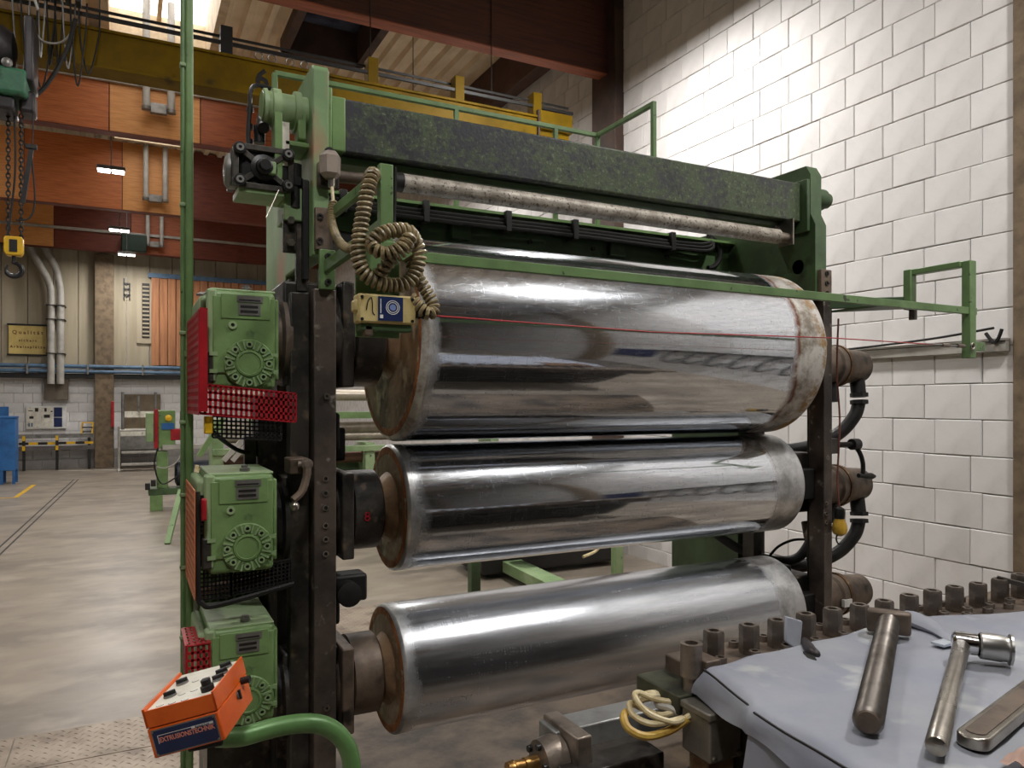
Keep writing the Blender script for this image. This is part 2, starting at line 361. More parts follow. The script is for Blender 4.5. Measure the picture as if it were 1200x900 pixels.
def text(body, size, M, m, parent, name='lettering', depth=.0008, align='CENTER', sx=1.0, bold=0.):
    cu = bpy.data.curves.new(name, 'FONT'); cu.body = body; cu.size = size; cu.extrude = depth; cu.align_x = align; cu.align_y = 'CENTER'; cu.resolution_u = 2; cu.offset = bold
    t = bpy.data.objects.new(name, cu); C.objects.link(t); bpy.context.view_layer.update()
    me = bpy.data.meshes.new_from_object(t.evaluated_get(bpy.context.evaluated_depsgraph_get())); bpy.data.objects.remove(t)
    me.transform(Matrix.Translation(-ORG[parent.name]) @ M @ Matrix.Diagonal((sx, 1, 1, 1))); me.materials.clear(); me.materials.append(m)
    o = bpy.data.objects.new(name, me); C.objects.link(o); o.parent = parent; ORG[o.name] = ORG[parent.name]
    return o
def face(p, right=(1, 0, 0), up=(0, 0, 1)):           # frame for lettering standing at p
    r, u = Vector(right).normalized(), Vector(up).normalized(); n = r.cross(u)
    return Matrix(((r.x, u.x, n.x, p[0]), (r.y, u.y, n.y, p[1]), (r.z, u.z, n.z, p[2]), (0, 0, 0, 1)))
def bez(pts, k=8):                                     # a smooth curve through points
    P = [Vector(p) for p in pts]; out = []
    for i in range(len(P) - 1):
        a, b, c, d = P[max(i - 1, 0)], P[i], P[i + 1], P[min(i + 2, len(P) - 1)]
        for j in range(k):
            t = j / k
            out.append(.5 * ((2 * b) + (c - a) * t + (2 * a - 5 * b + 4 * c - d) * t * t + (3 * b - 3 * c + d - a) * t ** 3))
    return out + [P[-1]]
def helix(pts, R, pitch, seg=10):                      # a coil wound round a smooth curve
    P = bez(pts, 14); out = []; s = 0.; t0 = (P[1] - P[0]).normalized(); u = t0.cross(Vector((.2, .9, .3))).normalized(); step = pitch / seg; acc = 0.; ang = 0.
    for i in range(len(P) - 1):
        a, b = P[i], P[i + 1]; d = (b - a).length
        if d < 1e-9: continue
        t = (b - a) / d; u = (u - t * u.dot(t)).normalized(); w = t.cross(u); x = acc
        while x < d:
            out.append(a + t * x + (u * math.cos(ang) + w * math.sin(ang)) * R); ang += 2 * PI / seg; x += step
        acc = x - d
    return out

# ================================================================== THE SETTING
XR, YB = 5.0, 22.3            # right wall plane, far wall plane
def struct(name, mb, m, label, cat, **k): return mb.build(name, m, label=label, cat=cat, kind='structure', **k)

floor = struct('floor', MB().bx(-9.3, 5.6, -9.3, 23, -.2, 0), FLOORM, 'grey-beige polished concrete factory floor', 'floor', loc=(0, 0, 0))
g = MB()
for dx in (0, .085):
    a, b = Vector((-1.36 + dx, 9.5, .0005)), Vector((-1.03 + dx, 19, .0005))
    g.bar(a, b, .022, .003)
    g.bar(Vector((-1.55 + dx, 4.2, .0005)), a, .022, .003)
g.build('floor_channel', BLACKP, floor)
def stripe(a, b, w, m): MB().bar((a[0], a[1], .0008), (b[0], b[1], .0008), w, .003).build('floor_marking', m, floor)
stripe((-2.6, 16.0), (-1.75, 15.9), .08, YEL); stripe((-1.76, 15.9), (-1.69, 18.2), .08, YEL)
stripe((-1.5, 21.6), (3.5, 20.3), .1, CREAM); stripe((1.5, 4.85), (2.7, 4.75), .07, YEL)
# checker plates over the trench in front of and behind the machine: each plate a piece of the floor
def checker(x0, x1, y0, y1, z=.006):
    mb = MB().bx(x0 + .004, x1 - .004, y0 + .004, y1 - .004, .0, z)
    n = 0; y = y0 + .03
    while y < y1 - .02:
        x = x0 + .03 + (.03 if n % 2 else 0)
        while x < x1 - .03:
            d = .013
            s1 = 1 if n % 2 else -1
            mb.add([(x - d, y - d * s1 - .004, z), (x - d, y - d * s1 + .004, z), (x + d, y + d * s1 + .004, z), (x + d, y + d * s1 - .004, z), (x, y, z + .003)],
                   [(0, 1, 4), (1, 2, 4), (2, 3, 4), (3, 0, 4)])
            x += .06
        y += .03; n += 1
    return mb.build('checker_plate', PLATEM, floor)
for x0, x1 in ((-2.2, -1.35), (-1.35, -.5), (-.5, .35)):
    checker(x0, x1, 4.10, 4.52)
    checker(x0, x1, 3.68, 4.10)
for i in range(3):
    checker(1.2 + i * .9, 2.1 + i * .9, 4.3, 5.2)
    checker(1.2 + i * .9, 2.1 + i * .9, 5.2, 6.1)
MB().bx(.5, 3.3, 1.75, 3.95, 0, .035).build('machine_base_plate', BASEM, floor, bevel=.004)

# --- block walls
def block_mesh(name, w, h, t, m, bev=.006):
    bm = bmesh.new(); bmesh.ops.create_cube(bm, size=1)
    bmesh.ops.scale(bm, vec=(t, w, h), verts=bm.verts)
    bmesh.ops.bevel(bm, geom=[e for e in bm.edges if all(v.co.x < 0 for v in e.verts)], offset=bev, segments=1, affect='EDGES')
    me = bpy.data.meshes.new(name); bm.to_mesh(me); bm.free(); me.materials.append(m); return me
BH, BL = .24, .3235
wall_right = struct('wall_right', MB().bx(XR, XR + .3, -9.3, 23, 0, 7.4), MORTAR, 'white-painted concrete block wall behind the rollers', 'wall', loc=(XR, 0, 0))
full = block_mesh('block', BL - .005, BH - .005, .03, BLOCK, .0045)
rest = MB()
f_, s_, c_ = 880., math.sin(.474), math.cos(.474)
def seen(y, z):
    d = s_ * XR + c_ * y; px = 600 + f_ * (c_ * XR - s_ * y) / d; py = 471 - f_ * (z - 1.7) / d
    return 585 < px < 1215 and -25 < py < 760 and y > 2.55
for k in range(0, 30):
    z = .14 - BH / 2 + BH * k
    if z > 7: break
    off = .08 if k % 2 else 0
    for j in range(-9, 45):
        y = 2.946 + BL * (j - .5) + off + .02
        if abs(y - 2.755) < .01: pass
        jit = Vector((random.uniform(-.0025, .0025), random.uniform(-.002, .002), random.uniform(-.002, .002)))
        if seen(y, z):
            o = bpy.data.objects.new('block', full); C.objects.link(o); o.parent = wall_right
            o.location = Vector((-.008, y, z)) + jit
        elif y < 12 and z < 6.4 and not seen(y, z):
            rest.bx(XR - .022, XR + .002, y - BL / 2 + .005, y + BL / 2 - .005, z - BH / 2 + .005, z + BH / 2 - .005)
rest.build('block_courses', BLOCK, wall_right, kind='stuff')

wall_back = struct('wall_back', MB().bx(-9.3, 5.3, YB, YB + .3, 0, 7.4), MORTAR, 'far hall wall, white block below and beige cladding above', 'wall', loc=(0, YB, 0))
fb = bpy.data.meshes.new('far_block')
bm = bmesh.new(); bmesh.ops.create_cube(bm, size=1); bmesh.ops.scale(bm, vec=(.39, .04, .232), verts=bm.verts); bm.to_mesh(fb); bm.free(); fb.materials.append(BLOCK)
fg = fb.copy(); fg.materials.clear(); fg.materials.append(BLOCKG)
for k in range(10):
    for j in range(13):
        x = -2.9 + .4 * j + (.2 if k % 2 else 0)
        o = bpy.data.objects.new('block', fg if k < 2 else fb); C.objects.link(o); o.parent = wall_back
        o.location = (x, -.012 + random.uniform(-.003, .003), .12 + .24 * k)
rb = MB()
for k in range(10):
    for j in range(16): rb.bx(-9.2 + .4 * j, -8.81 + .4 * j, YB - .02, YB, .24 * k + .004, .24 * k + .236)
rb.build('block_courses', BLOCK, wall_back, kind='stuff')
for i in range(17):                                    # cladding boards above the blocks
    x = -4.4 + i * .55
    MB().bx(x, x + .535, YB - .05, YB, 2.62, 7.2).build('cladding_panel', CLAD, wall_back, bevel=.006)
struct('wall_left', MB().bx(-9.3, -9, -9.3, 23, 0, 7.6), mat('left_wall_paint', sr(112, 110, 106), rough=.7), 'plain grey wall on the far side of the hall', 'wall')
struct('wall_front', MB().bx(-9, 5, -9.3, -9, 0, 7.6), mat('front_wall_paint', sr(50, 52, 58), rough=.7), 'plain grey hall end wall behind the viewer', 'wall')

# --- roof: trapezoid sheets whose ribs run along the hall, with roof lights let in
def roof_z(x): return 6.62 + (5 - x) * .055
SKY_H = {0: .55}
SKY = [(-.3, 1.15, 8.6, 12.4), (1.95, 3.1, 9.2, 10.95), (-.3, 1.15, -3, 1.5), (-4.5, -3.0, 3.5, 7.5), (-.3, 1.15, 13.6, 16.4), (-4.5, -3.0, 8.6, 12.4), (-4.5, -3, 13.6, 16.4), (-.3, 1.15, 18, 21)]
roof = MB(); per = .25
def roof_strip(x0, x1, y0, y1):
    n = int(round((x1 - x0) / per)); w = (x1 - x0) / n
    for i in range(n):
        a = x0 + i * w; pr = [(a, 0), (a + w * .30, 0), (a + w * .42, .07), (a + w * .86, .07), (a + w, 0)]
        vs = []; 
        for yy in (y0, y1):
            vs += [(px, yy, roof_z(px) + pz) for px, pz in pr]
        roof.add(vs, [(j, j + 1, 6 + j, 5 + j) for j in range(4)])
xs = sorted({-9., 5.} | {s[0] for s in SKY} | {s[1] for s in SKY}); ys = sorted({-9., 23.} | {s[2] for s in SKY} | {s[3] for s in SKY})
for i in range(len(xs) - 1):
    for j in range(len(ys) - 1):
        cx, cy = (xs[i] + xs[i + 1]) / 2, (ys[j] + ys[j + 1]) / 2
        if not any(s[0] < cx < s[1] and s[2] < cy < s[3] for s in SKY): roof_strip(xs[i], xs[i + 1], ys[j], ys[j + 1])
struct('ceiling', roof, SHEET, 'beige corrugated steel roof sheets above the roof beams', 'ceiling', loc=(0, 0, 6.6), sharp=15)
SKYM = emit('daylight_through_roof_light', (.97, .98, 1.0), SKY_E)
FRAMEM = mat('roof_light_frame', sr(206, 186, 154), sr(180, 160, 130), rough=.6)
for i, (x0, x1, y0, y1) in enumerate(SKY):
    dark = i == 1
    zt = roof_z((x0 + x1) / 2)
    hh = SKY_H.get(i, .36); fm = MB(); fmat = BROWNC if dark else FRAMEM; t = .09
    for a, b, c, d in ((x0 - .02, x0 + t, y0, y1), (x1 - t, x1 + .02, y0, y1), (x0, x1, y0 - .02, y0 + t), (x0, x1, y1 - t, y1 + .02)): fm.bx(a, b, c, d, zt - .10, zt + hh + .06)
    w = fm.build('window_%d' % (i + 1), fmat, label=('dark roof light with brown frame above the crane conductor rail' if dark else ['bright roof light letting white daylight in above the yellow crane', '', 'roof light over the hall behind the viewer', 'roof light over the left aisle beside the near beam', 'roof light beyond the first wood-clad beam', 'roof light over the left aisle beyond the crane', 'roof light over the left aisle, third bay', 'last roof light before the far wall'][i]), cat='roof window', kind='structure')
    p = MB().bx(x0 + .05, x1 - .05, y0 + .05, y1 - .05, zt + hh, zt + hh + .02).build('pane', DARKGL if dark else SKYM, w)
    if not dark and i in (0,):
        MB().bx((x0 + x1) / 2 - .03, (x0 + x1) / 2 + .03, y0, y1, zt + hh - .08, zt + hh).build('glazing_bar', fmat, w)
for i, y in enumerate((8.75, 10.2)): pass
# purlin at the wall head
struct('trim_1', MB().bx(4.74, 4.94, 7.4, 11.9, 6.05, 6.62), mat('dark_purlin', sr(84, 56, 48), rough=.6), 'dark brown timber along the head of the block wall', 'purlin', bevel=.01)

# --- roof beams across the hall; the three far ones are faced with boards
near = thing('roof_beam', 'dark red-brown roof beam crossing the top of the picture to the block wall', 'beam', (0, 7.2, 5.5), kind='structure')
MB().bx(-9, 4.9, 7.11, 7.27, 5.44, 6.72).build('beam_web', WOODN, near, bevel=.006)
MB().bx(-9, 4.9, 7.105, 7.275, 5.425, 5.439).build('beam_underside', WOODE, near)
def faced(y, z0, joints, lab, strip_z=None):
    r = thing('roof_beam', lab, 'beam', (0, y, z0), kind='structure')
    MB().bx(-9, 4.9, y + .03, y + .2, z0 + .01, z0 + 1.35).build('beam_web', WOODN, r)
    MB().bx(-9, 4.9, y, y + .2, z0 - .005, z0 + .009).build('beam_underside', WOODD, r)
    for (a, b, m) in joints:
        MB().bx(a + .006, b - .006, y, y + .029, z0 + .01, z0 + 1.35).build('facing_board', m, r, bevel=.004)
    if strip_z:
        MB().bx(-9, 4.9, y - .05, y, strip_z, strip_z + .07).build('conduit', PIPEG, r, bevel=.01)
    return r
faced(11.95, 5.5, [(-9, -3.2, WOODO), (-3.2, -1.6, WOODL), (-1.6, -.22, WOODO), (-.22, .965, WOODL), (.965, 2.9, WOODR), (2.9, 4.9, WOODR)], 'nearest wood-clad roof beam, one pale board between two red-orange ones', 6.18)
faced(16.75, 5.5, [(-9, -3.0, WOODO), (-3.0, -1.72, WOODL), (-1.72, -.08, WOODO), (-.08, 1.19, WOODL), (1.19, 4.9, WOODD)], 'second wood-clad roof beam, orange board beside the hanging lamp')
faced(21.5, 5.5, [(-9, -1.59, WOODL), (-1.59, .1, WOODD), (.1, 1.53, WOODR), (1.53, 4.9, WOODD)], 'farthest wood-clad roof beam, mostly dark red boards', 5.95)
for y in (2.95, -2.4, -7.2):
    struct('roof_beam', MB().bx(-9, 4.9, y - .1, y + .1, 5.5, 6.7), WOODN, 'dark roof beam overhead %s' % {2.95: 'straight above the rollers', -2.4: 'behind the viewer', -7.2: 'at the near end of the hall'}[y], 'beam')
# --- columns
struct('wall_column', MB().bx(4.86, 5.0, 6.95, 7.42, 0, 6.7), BROWNC, 'dark brown column against the block wall under the near roof beam', 'column', bevel=.008)
struct('wall_column', MB().bx(4.93, 5.25, 2.36, 2.752, 0, 6.7), CONC, 'bare concrete column at the right edge of the block wall', 'column', bevel=.01)
struct('wall_column', MB().bx(-.73, -.3, 21.95, YB, 0, 5.5), CONC, 'brown column on the far wall between cladding and stairs', 'column', bevel=.01)
for y in (-2.4, -7.2): struct('wall_column', MB().bx(4.9, 5.2, y - .2, y + .2, 0, 6.7), CONC, 'concrete column on the right wall %s' % ('behind the viewer' if y > -5 else 'at the hall end'), 'column')
# grey trunk along the right wall
tr = thing('cable_trunk', 'grey cable trunk running level along the white block wall', 'cable trunk', (4.95, 4, 2.0), kind='structure')
MB().bx(4.93, 4.99, 2.79, 6.9, 2.02, 2.085).build('trunk_body', PIPEG, tr, bevel=.004)
MB().bx(4.92, 4.99, 2.79, 6.9, 2.087, 2.105).build('trunk_lid', PIPEG, tr, bevel=.003)

# ================================================================== HALL LAMPS
PANEL = emit('lamp_panel_light', (1, .97, .93), 14.0)
def lamp_parts(root, x, y):
    MB().cyl((x, y, 5.40), (x, y, roof_z(x) + .01), .008, n=8).build('rod', ALU, root)
    MB().bx(x - .2, x + .2, y - .09, y + .09, 5.34, 5.40).build('housing', ALU, root, bevel=.006)
    for s in (-1, 1): MB().bx(x + s * .1 - .085, x + s * .1 + .085, y - .08, y + .08, 5.318, 5.338).build('light_panel', PANEL, root)
vis = ['nearest lit twin-panel lamp hanging in front of the orange board', 'middle lit twin-panel lamp under the second wooden beam', 'farthest lit twin-panel lamp hanging before the far wall',
       'lit lamp hidden above the yellow crane girder', 'lit lamp overhead at the left of the rollers', 'added fill lamp straight above the viewer in the middle row', 'lit lamp over the aisle in front of the chrome rollers',
       'lit lamp above the block wall side of the machine', 'lit lamp beyond the crane on the block wall side', 'lit lamp far back on the block wall side',
       'lit lamp in the left aisle beside the viewer', 'lit lamp in the left aisle by the crane', 'lit lamp far down the left aisle']
for i, (x, y, k) in enumerate(LAMPS):
    r = thing('hall_lamp', vis[i], 'lamp', (x, y, 5.3), group='hall lamps in rows')
    lamp_parts(r, x, y)
    ld = bpy.data.lights.new('lamp_light', 'AREA'); ld.shape = 'RECTANGLE'; ld.size = .4; ld.size_y = .18; ld.energy = LAMP_W * k; ld.color = (1, .975, .945)
    lo = bpy.data.objects.new('lamp_light', ld); C.objects.link(lo); lo.parent = r; lo.location = (0, 0, 0.005)

# ================================================================== BACKGROUND, LEFT
# paired grey drain pipes in front of each wooden beam
for k, (y, xa, xb, z0, z1, lab) in enumerate(((11.75, .245, .565, 5.83, 7.38, 'pair of grey down pipes ending at the nearest wood-clad beam'), (16.55, .335, .685, 5.72, 6.9, 'pair of grey down pipes ending at the second wood-clad beam'), (21.3, .475, .8, 5.7, 6.9, 'pair of grey down pipes ending at the farthest wood-clad beam'))):
    r = thing('down_pipes', lab, 'pipe', (xa, y, z0))
    for x in (xa, xb):
        MB().cyl((x, y, z0), (x, y, z1), .05, n=16).build('pipe', PIPEG, r)
        MB().cyl((x, y, z0 - .02), (x, y, z0 + .03), .062, n=16).build('socket', ALU, r)
    MB().bx(xa + .05, xb - .05, y + .05, y + .14, z0 - .02, z0 + .12).build('bracket', ALU, r, bevel=.004)
r = thing('air_ducts', 'pair of pale pipes bending down the far wall beside the yellow sign', 'pipe', (-1.6, 21.7, 2.1))
for i, dx in enumerate((0, .2)):
    pts = [(-2.95 + dx * .4, 21.9, 6.85 + dx * .6), (-2.55 + dx * .8, 21.9, 6.33 + dx * 1.1), (-1.9 + dx * 1.1, 21.9, 5.05 + dx * 1.1), (-1.72 + dx, 21.9, 4.66 + dx * .4), (-1.68 + dx, 21.9, 4.3), (-1.68 + dx, 21.9, 3.4), (-1.68 + dx, 21.9, 2.15)]
    MB().tube(bez(pts, 6), .085, 14).build('pipe', PIPEG, r)
for z in (2.9, 3.75, 4.1): MB().bx(-1.79, -1.37, 21.8, 22.24, z, z + .02).build('pipe_clip', BLACKP, r)
MB().bx(-1.84, -1.32, 22.05, 22.245, 1.75, 2.35).build('duct_box', mat('duct_grey', sr(108, 98, 84), rough=.6), r, bevel=.01)
r = thing('blue_service_pipe', 'long blue service pipe along the far wall above the white blocks', 'pipe', (-1, 21.9, 2.45))
MB().cyl((-9, 21.93, 2.6), (4.8, 21.93, 2.6), .05, n=14).build('pipe', BLUEP, r)
MB().cyl((-9, 21.93, 2.47), (4.8, 21.93, 2.47), .045, n=14).build('pipe', BLUEP, r)
MB().bx(-9, 4.8, 21.98, 22.22, 2.30, 2.42).build('support_rail', BLACKP, r)
for x in (-2.2, -.9, .35, 1.6): MB().bx(x, x + .04, 21.86, 22.24, 2.40, 2.67).build('bracket', ALU, r)
s = MB().bx(-2.6, -1.8, 22.19, 22.22, 2.88, 3.6).build('wall_sign', SIGNY, label='yellow quality slogan sign on the beige far wall', cat='sign', bevel=.004)
for z in (2.86, 3.61): MB().bx(-2.63, -1.77, 22.18, 22.24, z, z + .035).build('sign_rail', BLACKP, s)
BRN = mat('brown_print', sr(120, 66, 40), rough=.6)
for t, z, sz, sx in (('Q u a l i t ä t', 3.43, .125, 1.0), ('s i c h e r t', 3.23, .085, 1.0), ('A r b e i t s p l ä t z e', 3.07, .085, 1.0)): text(t, sz, face((-2.2, 22.188, z)), BRN, s, sx=sx, bold=.003)
b = thing('notice_board', 'pale notice board with blue panels on the white far wall', 'notice board', (-1.8, 22.2, 1.02))
MB().bx(-2.24, -1.37, 22.2, 22.26, 1.02, 1.6).build('board', WHITE, b, bevel=.006)
for x0, x1, z0, z1 in ((-2.21, -1.94, 1.06, 1.56), (-1.92, -1.66, 1.06, 1.56)): MB().bx(x0, x1, 22.19, 22.2, z0, z1).build('poster', CREAM, b)
for z0, z1 in ((1.07, 1.30), (1.32, 1.56)): MB().bx(-1.64, -1.46, 22.19, 22.2, z0, z1).build('blue_sheet', NAVY, b)
for (x, z, w, h) in ((-2.14, 1.48, .1, .02), (-2.01, 1.5, .07, .09), (-2.12, 1.31, .09, .06), (-2.17, 1.13, .03, .09), (-2.11, 1.13, .03, .09), (-1.82, 1.5, .05, .09), (-1.79, 1.34, .13, .08), (-1.69, 1.46, .04, .03)):
    MB().bx(x - w / 2, x + w / 2, 22.184, 22.19, z - h / 2, z + h / 2).build('picture', BLACKP if w != .03 else BLUEP, b)
MB().bx(-2.95, -2.6, 22.2, 22.23, 1.1, 1.58).build('blue_poster', BLUE, label='plain blue poster at the left edge of the far wall', cat='poster')
cb = thing('blue_cabinet', 'blue steel cabinet on legs at the left edge of the hall', 'cabinet', (-2.35, 18.7, 0))
MB().bx(-2.75, -2.05, 18.5, 19.0, .28, 1.36).build('body', BLUE, cb, bevel=.01)
MB().bx(-2.78, -2.3, 18.475, 18.498, .3, 1.34).build('door', BLUE, cb, bevel=.004)
MB().bx(-2.76, -2.04, 18.49, 19.01, 1.362, 1.40).build('lid', BLUE, cb, bevel=.006)
for x in (-2.72, -2.29, -2.08):
    for y in (18.53, 18.97): MB().bx(x - .025, x + .025, y - .025, y + .025, 0, .28).build('leg', BLUE, cb)
MB().cyl((-2.34, 18.47, .85), (-2.34, 18.44, .85), .03, n=10).build('handle', BLACKP, cb)
br = thing('guard_barrier', 'black and yellow guard barrier along the foot of the far wall', 'barrier', (-1.6, 21.9, 0))
for i in range(10):
    x = -2.75 + i * .2
    MB().bx(x, x + .196, 21.86, 21.92, .64, .70).build('rail_segment', YEL if i % 2 else BLACKP, br)
MB().bx(-2.9, -.74, 21.85, 21.95, .50, .60).build('lower_rail', mat('barrier_grey', sr(96, 90, 88), rough=.6), br)
MB().bx(-2.9, -.74, 21.85, 21.95, .80, .90).build('upper_rail', ALU, br)
for x in (-2.25, -1.55): 
    for i, z in enumerate((.5, .62, .74)): MB().bx(x - .03, x + .03, 21.82, 21.86, z, z + .115).build('post_band', YEL if i != 1 else BLACKP, br)
for x in (-2.25, -1.55, -.85): MB().bx(x - .03, x + .03, 21.87, 21.94, 0, .8).build('post', BLACKP, br)
r = thing('folding_step', 'small yellow and black step frame standing on the barrier end', 'step', (-.88, 21.85, .9))
for x in (-1.0, -.77):
    MB().bar((x - .01, 21.8, .9), (x, 21.86, 1.19), .035, .035).build('side_rail', YEL, r)
for z in (.93, 1.04, 1.16): MB().bx(-1.0, -.77, 21.8, 21.87, z, z + .03).build('tread', YEL if z > 1.1 else BLACKP, r)
st = thing('access_stairs', 'pale steel access platform with steps at the foot of the far wall', 'stairs', (.25, 21.3, 0))
MB().bx(-.15, .75, 21.3, 22.2, .83, 1.0).build('platform', CREAM, st, bevel=.01)
for z, y in ((.14, 20.6), (.42, 20.8)): MB().bx(-.12, .74, y, y + .25, z, z + .05).build('tread', PIPEG, st, bevel=.005)
MB().bx(-.15, .75, 21.25, 21.3, .5, .83).build('riser', ALU, st)
for x in (-.17, .75): MB().bar((x, 20.55, 0), (x, 21.3, .95), .05, .05).build('stringer', PIPEG, st)
for x, z1 in ((-.17, 1.1), (.73, 1.1)): MB().cyl((x, 20.6, .0), (x, 20.6, z1), .028, n=10).build('handrail_post', PIPEG, st)
for x, z1 in ((-.09, 1.95), (.66, 1.95)): MB().cyl((x, 21.35, .9), (x, 21.35, z1), .035, n=10).build('tall_post', ALU, st)
MB().cyl((-.17, 20.6, 1.0), (.73, 20.6, 1.0), .022, n=10).build('handrail', PIPEG, st)
MB().bx(-.05, .66, 21.6, 21.65, 1.3, 1.46).build('cross_board', CREAM, st)
MB().cyl((.27, 21.5, 1.45), (.27, 21.5, 1.86), .03, n=10).build('spindle', ALU, st)
MB().bx(-.1, .8, 22.16, 22.25, .95, 1.9).build('wall_recess_panel', mat('recess_brown', sr(112, 98, 78), rough=.7), label='brown panel on the far wall behind the access stairs', cat='panel')
MB().bx(-.36, -.29, 21.88, 21.94, 1.05, 1.72).build('red_marker', RED, label='narrow red marker plate on the brown far column', cat='marker', bevel=.01)
lv = thing('louvre_window', 'tall narrow louvred window in the beige far wall', 'window', (.4, 22.2, 3.3))
MB().bx(.23, .60, 22.2, 22.25, 3.25, 5.0).build('frame', CLAD, lv, bevel=.005)
MB().bx(.36, .54, 22.185, 22.2, 3.4, 4.85).build('opening', mat('louvre_dark', sr(52, 48, 44), rough=.6), lv)
for i in range(13): MB().bx(.37, .53, 22.165, 22.185, 3.44 + i * .108, 3.48 + i * .108).build('slat', CLAD, lv)
wm = thing('wall_bracket', 'dark rung bracket on the beige board right of the far column', 'bracket', (0, 22.2, 4.4))
for x in (-.08, .05): MB().bx(x, x + .03, 22.19, 22.24, 4.4, 4.95 if x < 0 else 4.8).build('upright', BLACKP, wm)
for z in (4.5, 4.66, 4.8): MB().bx(-.08, .08, 22.19, 22.22, z, z + .03).build('rung', BLACKP, wm)
cu = thing('strip_curtain', 'amber plastic strip curtain hanging on the far wall', 'curtain', (1.9, 22.1, 2.6))
for i in range(15):
    x = .58 + i * .2
    MB().bx(x, x + .19, 22.08 + .025 * (i % 2), 22.1 + .025 * (i % 2), 2.66 + random.uniform(0, .05), 5.05).build('strip', CURT, cu, bevel=.006)
MB().bx(.5, 3.7, 22.06, 22.16, 5.0, 5.12).build('curtain_rail', BLUEP, cu)
r = MB().bx(-.12, .45, 21.15, 21.44, 5.50, 5.92).build('ventilation_unit', mat('vent_green', sr(24, 48, 34), rough=.6), label='dark green ventilation unit hung on the face of the farthest beam', cat='ventilator', bevel=.02)

# ================================================================== CRANE AND HOIST
cr = thing('overhead_crane', 'yellow crane girder marked 6 spanning behind the rollers', 'crane', (0, 7, 4.36))
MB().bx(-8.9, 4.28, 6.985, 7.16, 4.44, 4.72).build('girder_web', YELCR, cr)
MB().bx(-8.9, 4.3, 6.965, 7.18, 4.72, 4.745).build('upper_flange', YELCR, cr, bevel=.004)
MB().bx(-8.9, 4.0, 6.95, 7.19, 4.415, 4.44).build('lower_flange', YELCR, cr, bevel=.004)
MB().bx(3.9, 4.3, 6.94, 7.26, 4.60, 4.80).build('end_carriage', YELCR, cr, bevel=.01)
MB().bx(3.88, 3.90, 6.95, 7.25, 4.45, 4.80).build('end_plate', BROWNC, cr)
text('6', .235, face((1.075, 6.982, 4.575)), BLACKP, cr, name='number', bold=.007)
fs = thing('conductor_rail', 'twin black conductor rails running above the yellow crane girder', 'rail', (1, 7.1, 4.75))
MB().bar((-8.5, 7.12, 4.95), (4.35, 7.12, 4.95), .018, .02).build('rail', BLACKP, fs)
MB().bar((-8.5, 7.02, 4.845), (4.35, 7.02, 4.855), .024, .03).build('rail', BLACKP, fs)
for x in (.78, 2.1, 3.0, 3.9): 
    MB().bx(x - .05, x + .05, 7.0, 7.14, 4.745, 5.0).build('bracket', BLACKP if x < 2 else YELCR, fs, bevel=.004)
for x in (2.1, 3.4): MB().cyl((x, 7.1, 4.96), (x, 7.1, 6.7), .006, n=6).build('hanger_wire', BLACKP, fs)
for x in (1.05, 1.16, 1.32, 1.45): MB().torus((x, 7.0, 4.79), (0, 1, 0), .035, .006, 12, 5).build('cable_ring', ALU, fs)
fc = thing('festoon_cables', 'bundle of thin looped cables hanging from the rail above the hoist', 'cable', (-.6, 6.9, 4.1))
for i in range(9):
    x0 = -.78 + i * .055; x1 = x0 + random.uniform(.03, .16); zb = random.uniform(4.05, 4.4)
    y = 6.86 + random.uniform(-.05, .05)
    MB().tube(bez([(x0, y, 4.88), (x0 + .01, y, 4.6), ((x0 + x1) / 2, y - .02, zb), (x1, y, 4.62), (x1 + .01, y, 4.86)], 8), .0065, 6).build('cable_loop', BLACK if i % 3 else ALU, fc)
MB().tube(bez([(-.36, 6.84, 4.72), (-.42, 6.82, 4.45), (-.55, 6.8, 4.15), (-.68, 6.78, 3.98)], 8), .016, 8).build('heavy_cable', BLACK, fc)
MB().tube(bez([(-.36, 6.84, 4.66), (-.45, 6.84, 4.52), (-.58, 6.84, 4.5), (-.66, 6.84, 4.62)], 8), .008, 6).build('cable_loop', PIPEG, fc)
for i in range(7): MB().bx(-.78 + i * .07, -.74 + i * .07, 6.8, 6.9, 4.84, 4.93).build('trolley', BLACKP, fc, bevel=.004)
MB().bar((-.68, 6.7, 4.95), (-.6, 6.72, 4.68), .03, .012).build('tag_strip', WHITE, fc)
ho = thing('chain_hoist', 'green and black chain hoist with yellow hook block at top left', 'hoist', (-.85, 6.6, 3.85))
MB().bx(-1.35, -.64, 6.4, 6.78, 3.90, 4.10).build('gear_case', HOISTG, ho, bevel=.03)
MB().lathe((-1.4, 6.6, 4.28), (1, 0, 0), [(0, .12), (.02, .17), (.6, .17), (.66, .13), (.68, .05)], 24).build('motor', HOISTB, ho)
MB().bx(-.66, -.60, 6.42, 6.76, 4.02, 4.50).build('end_plate', HOISTB, ho, bevel=.015)
MB().bx(-1.3, -.72, 6.44, 6.74, 3.80, 3.90).build('chain_guide_block', HOISTB, ho, bevel=.02)
MB().lathe((-.76, 6.42, 4.12), (0, -1, 0), [(0, .035), (.02, .035), (.03, .02)], 12).build('cap', ALU, ho)
MB().bx(-.70, -.60, 6.5, 6.7, 3.82, 3.98).build('cable_gland_box', HOISTB, ho, bevel=.02)
MB().bar((-.95, 6.85, 4.36), (-.95, 6.85, 4.5), .3, .06).build('suspension', HOISTB, ho)
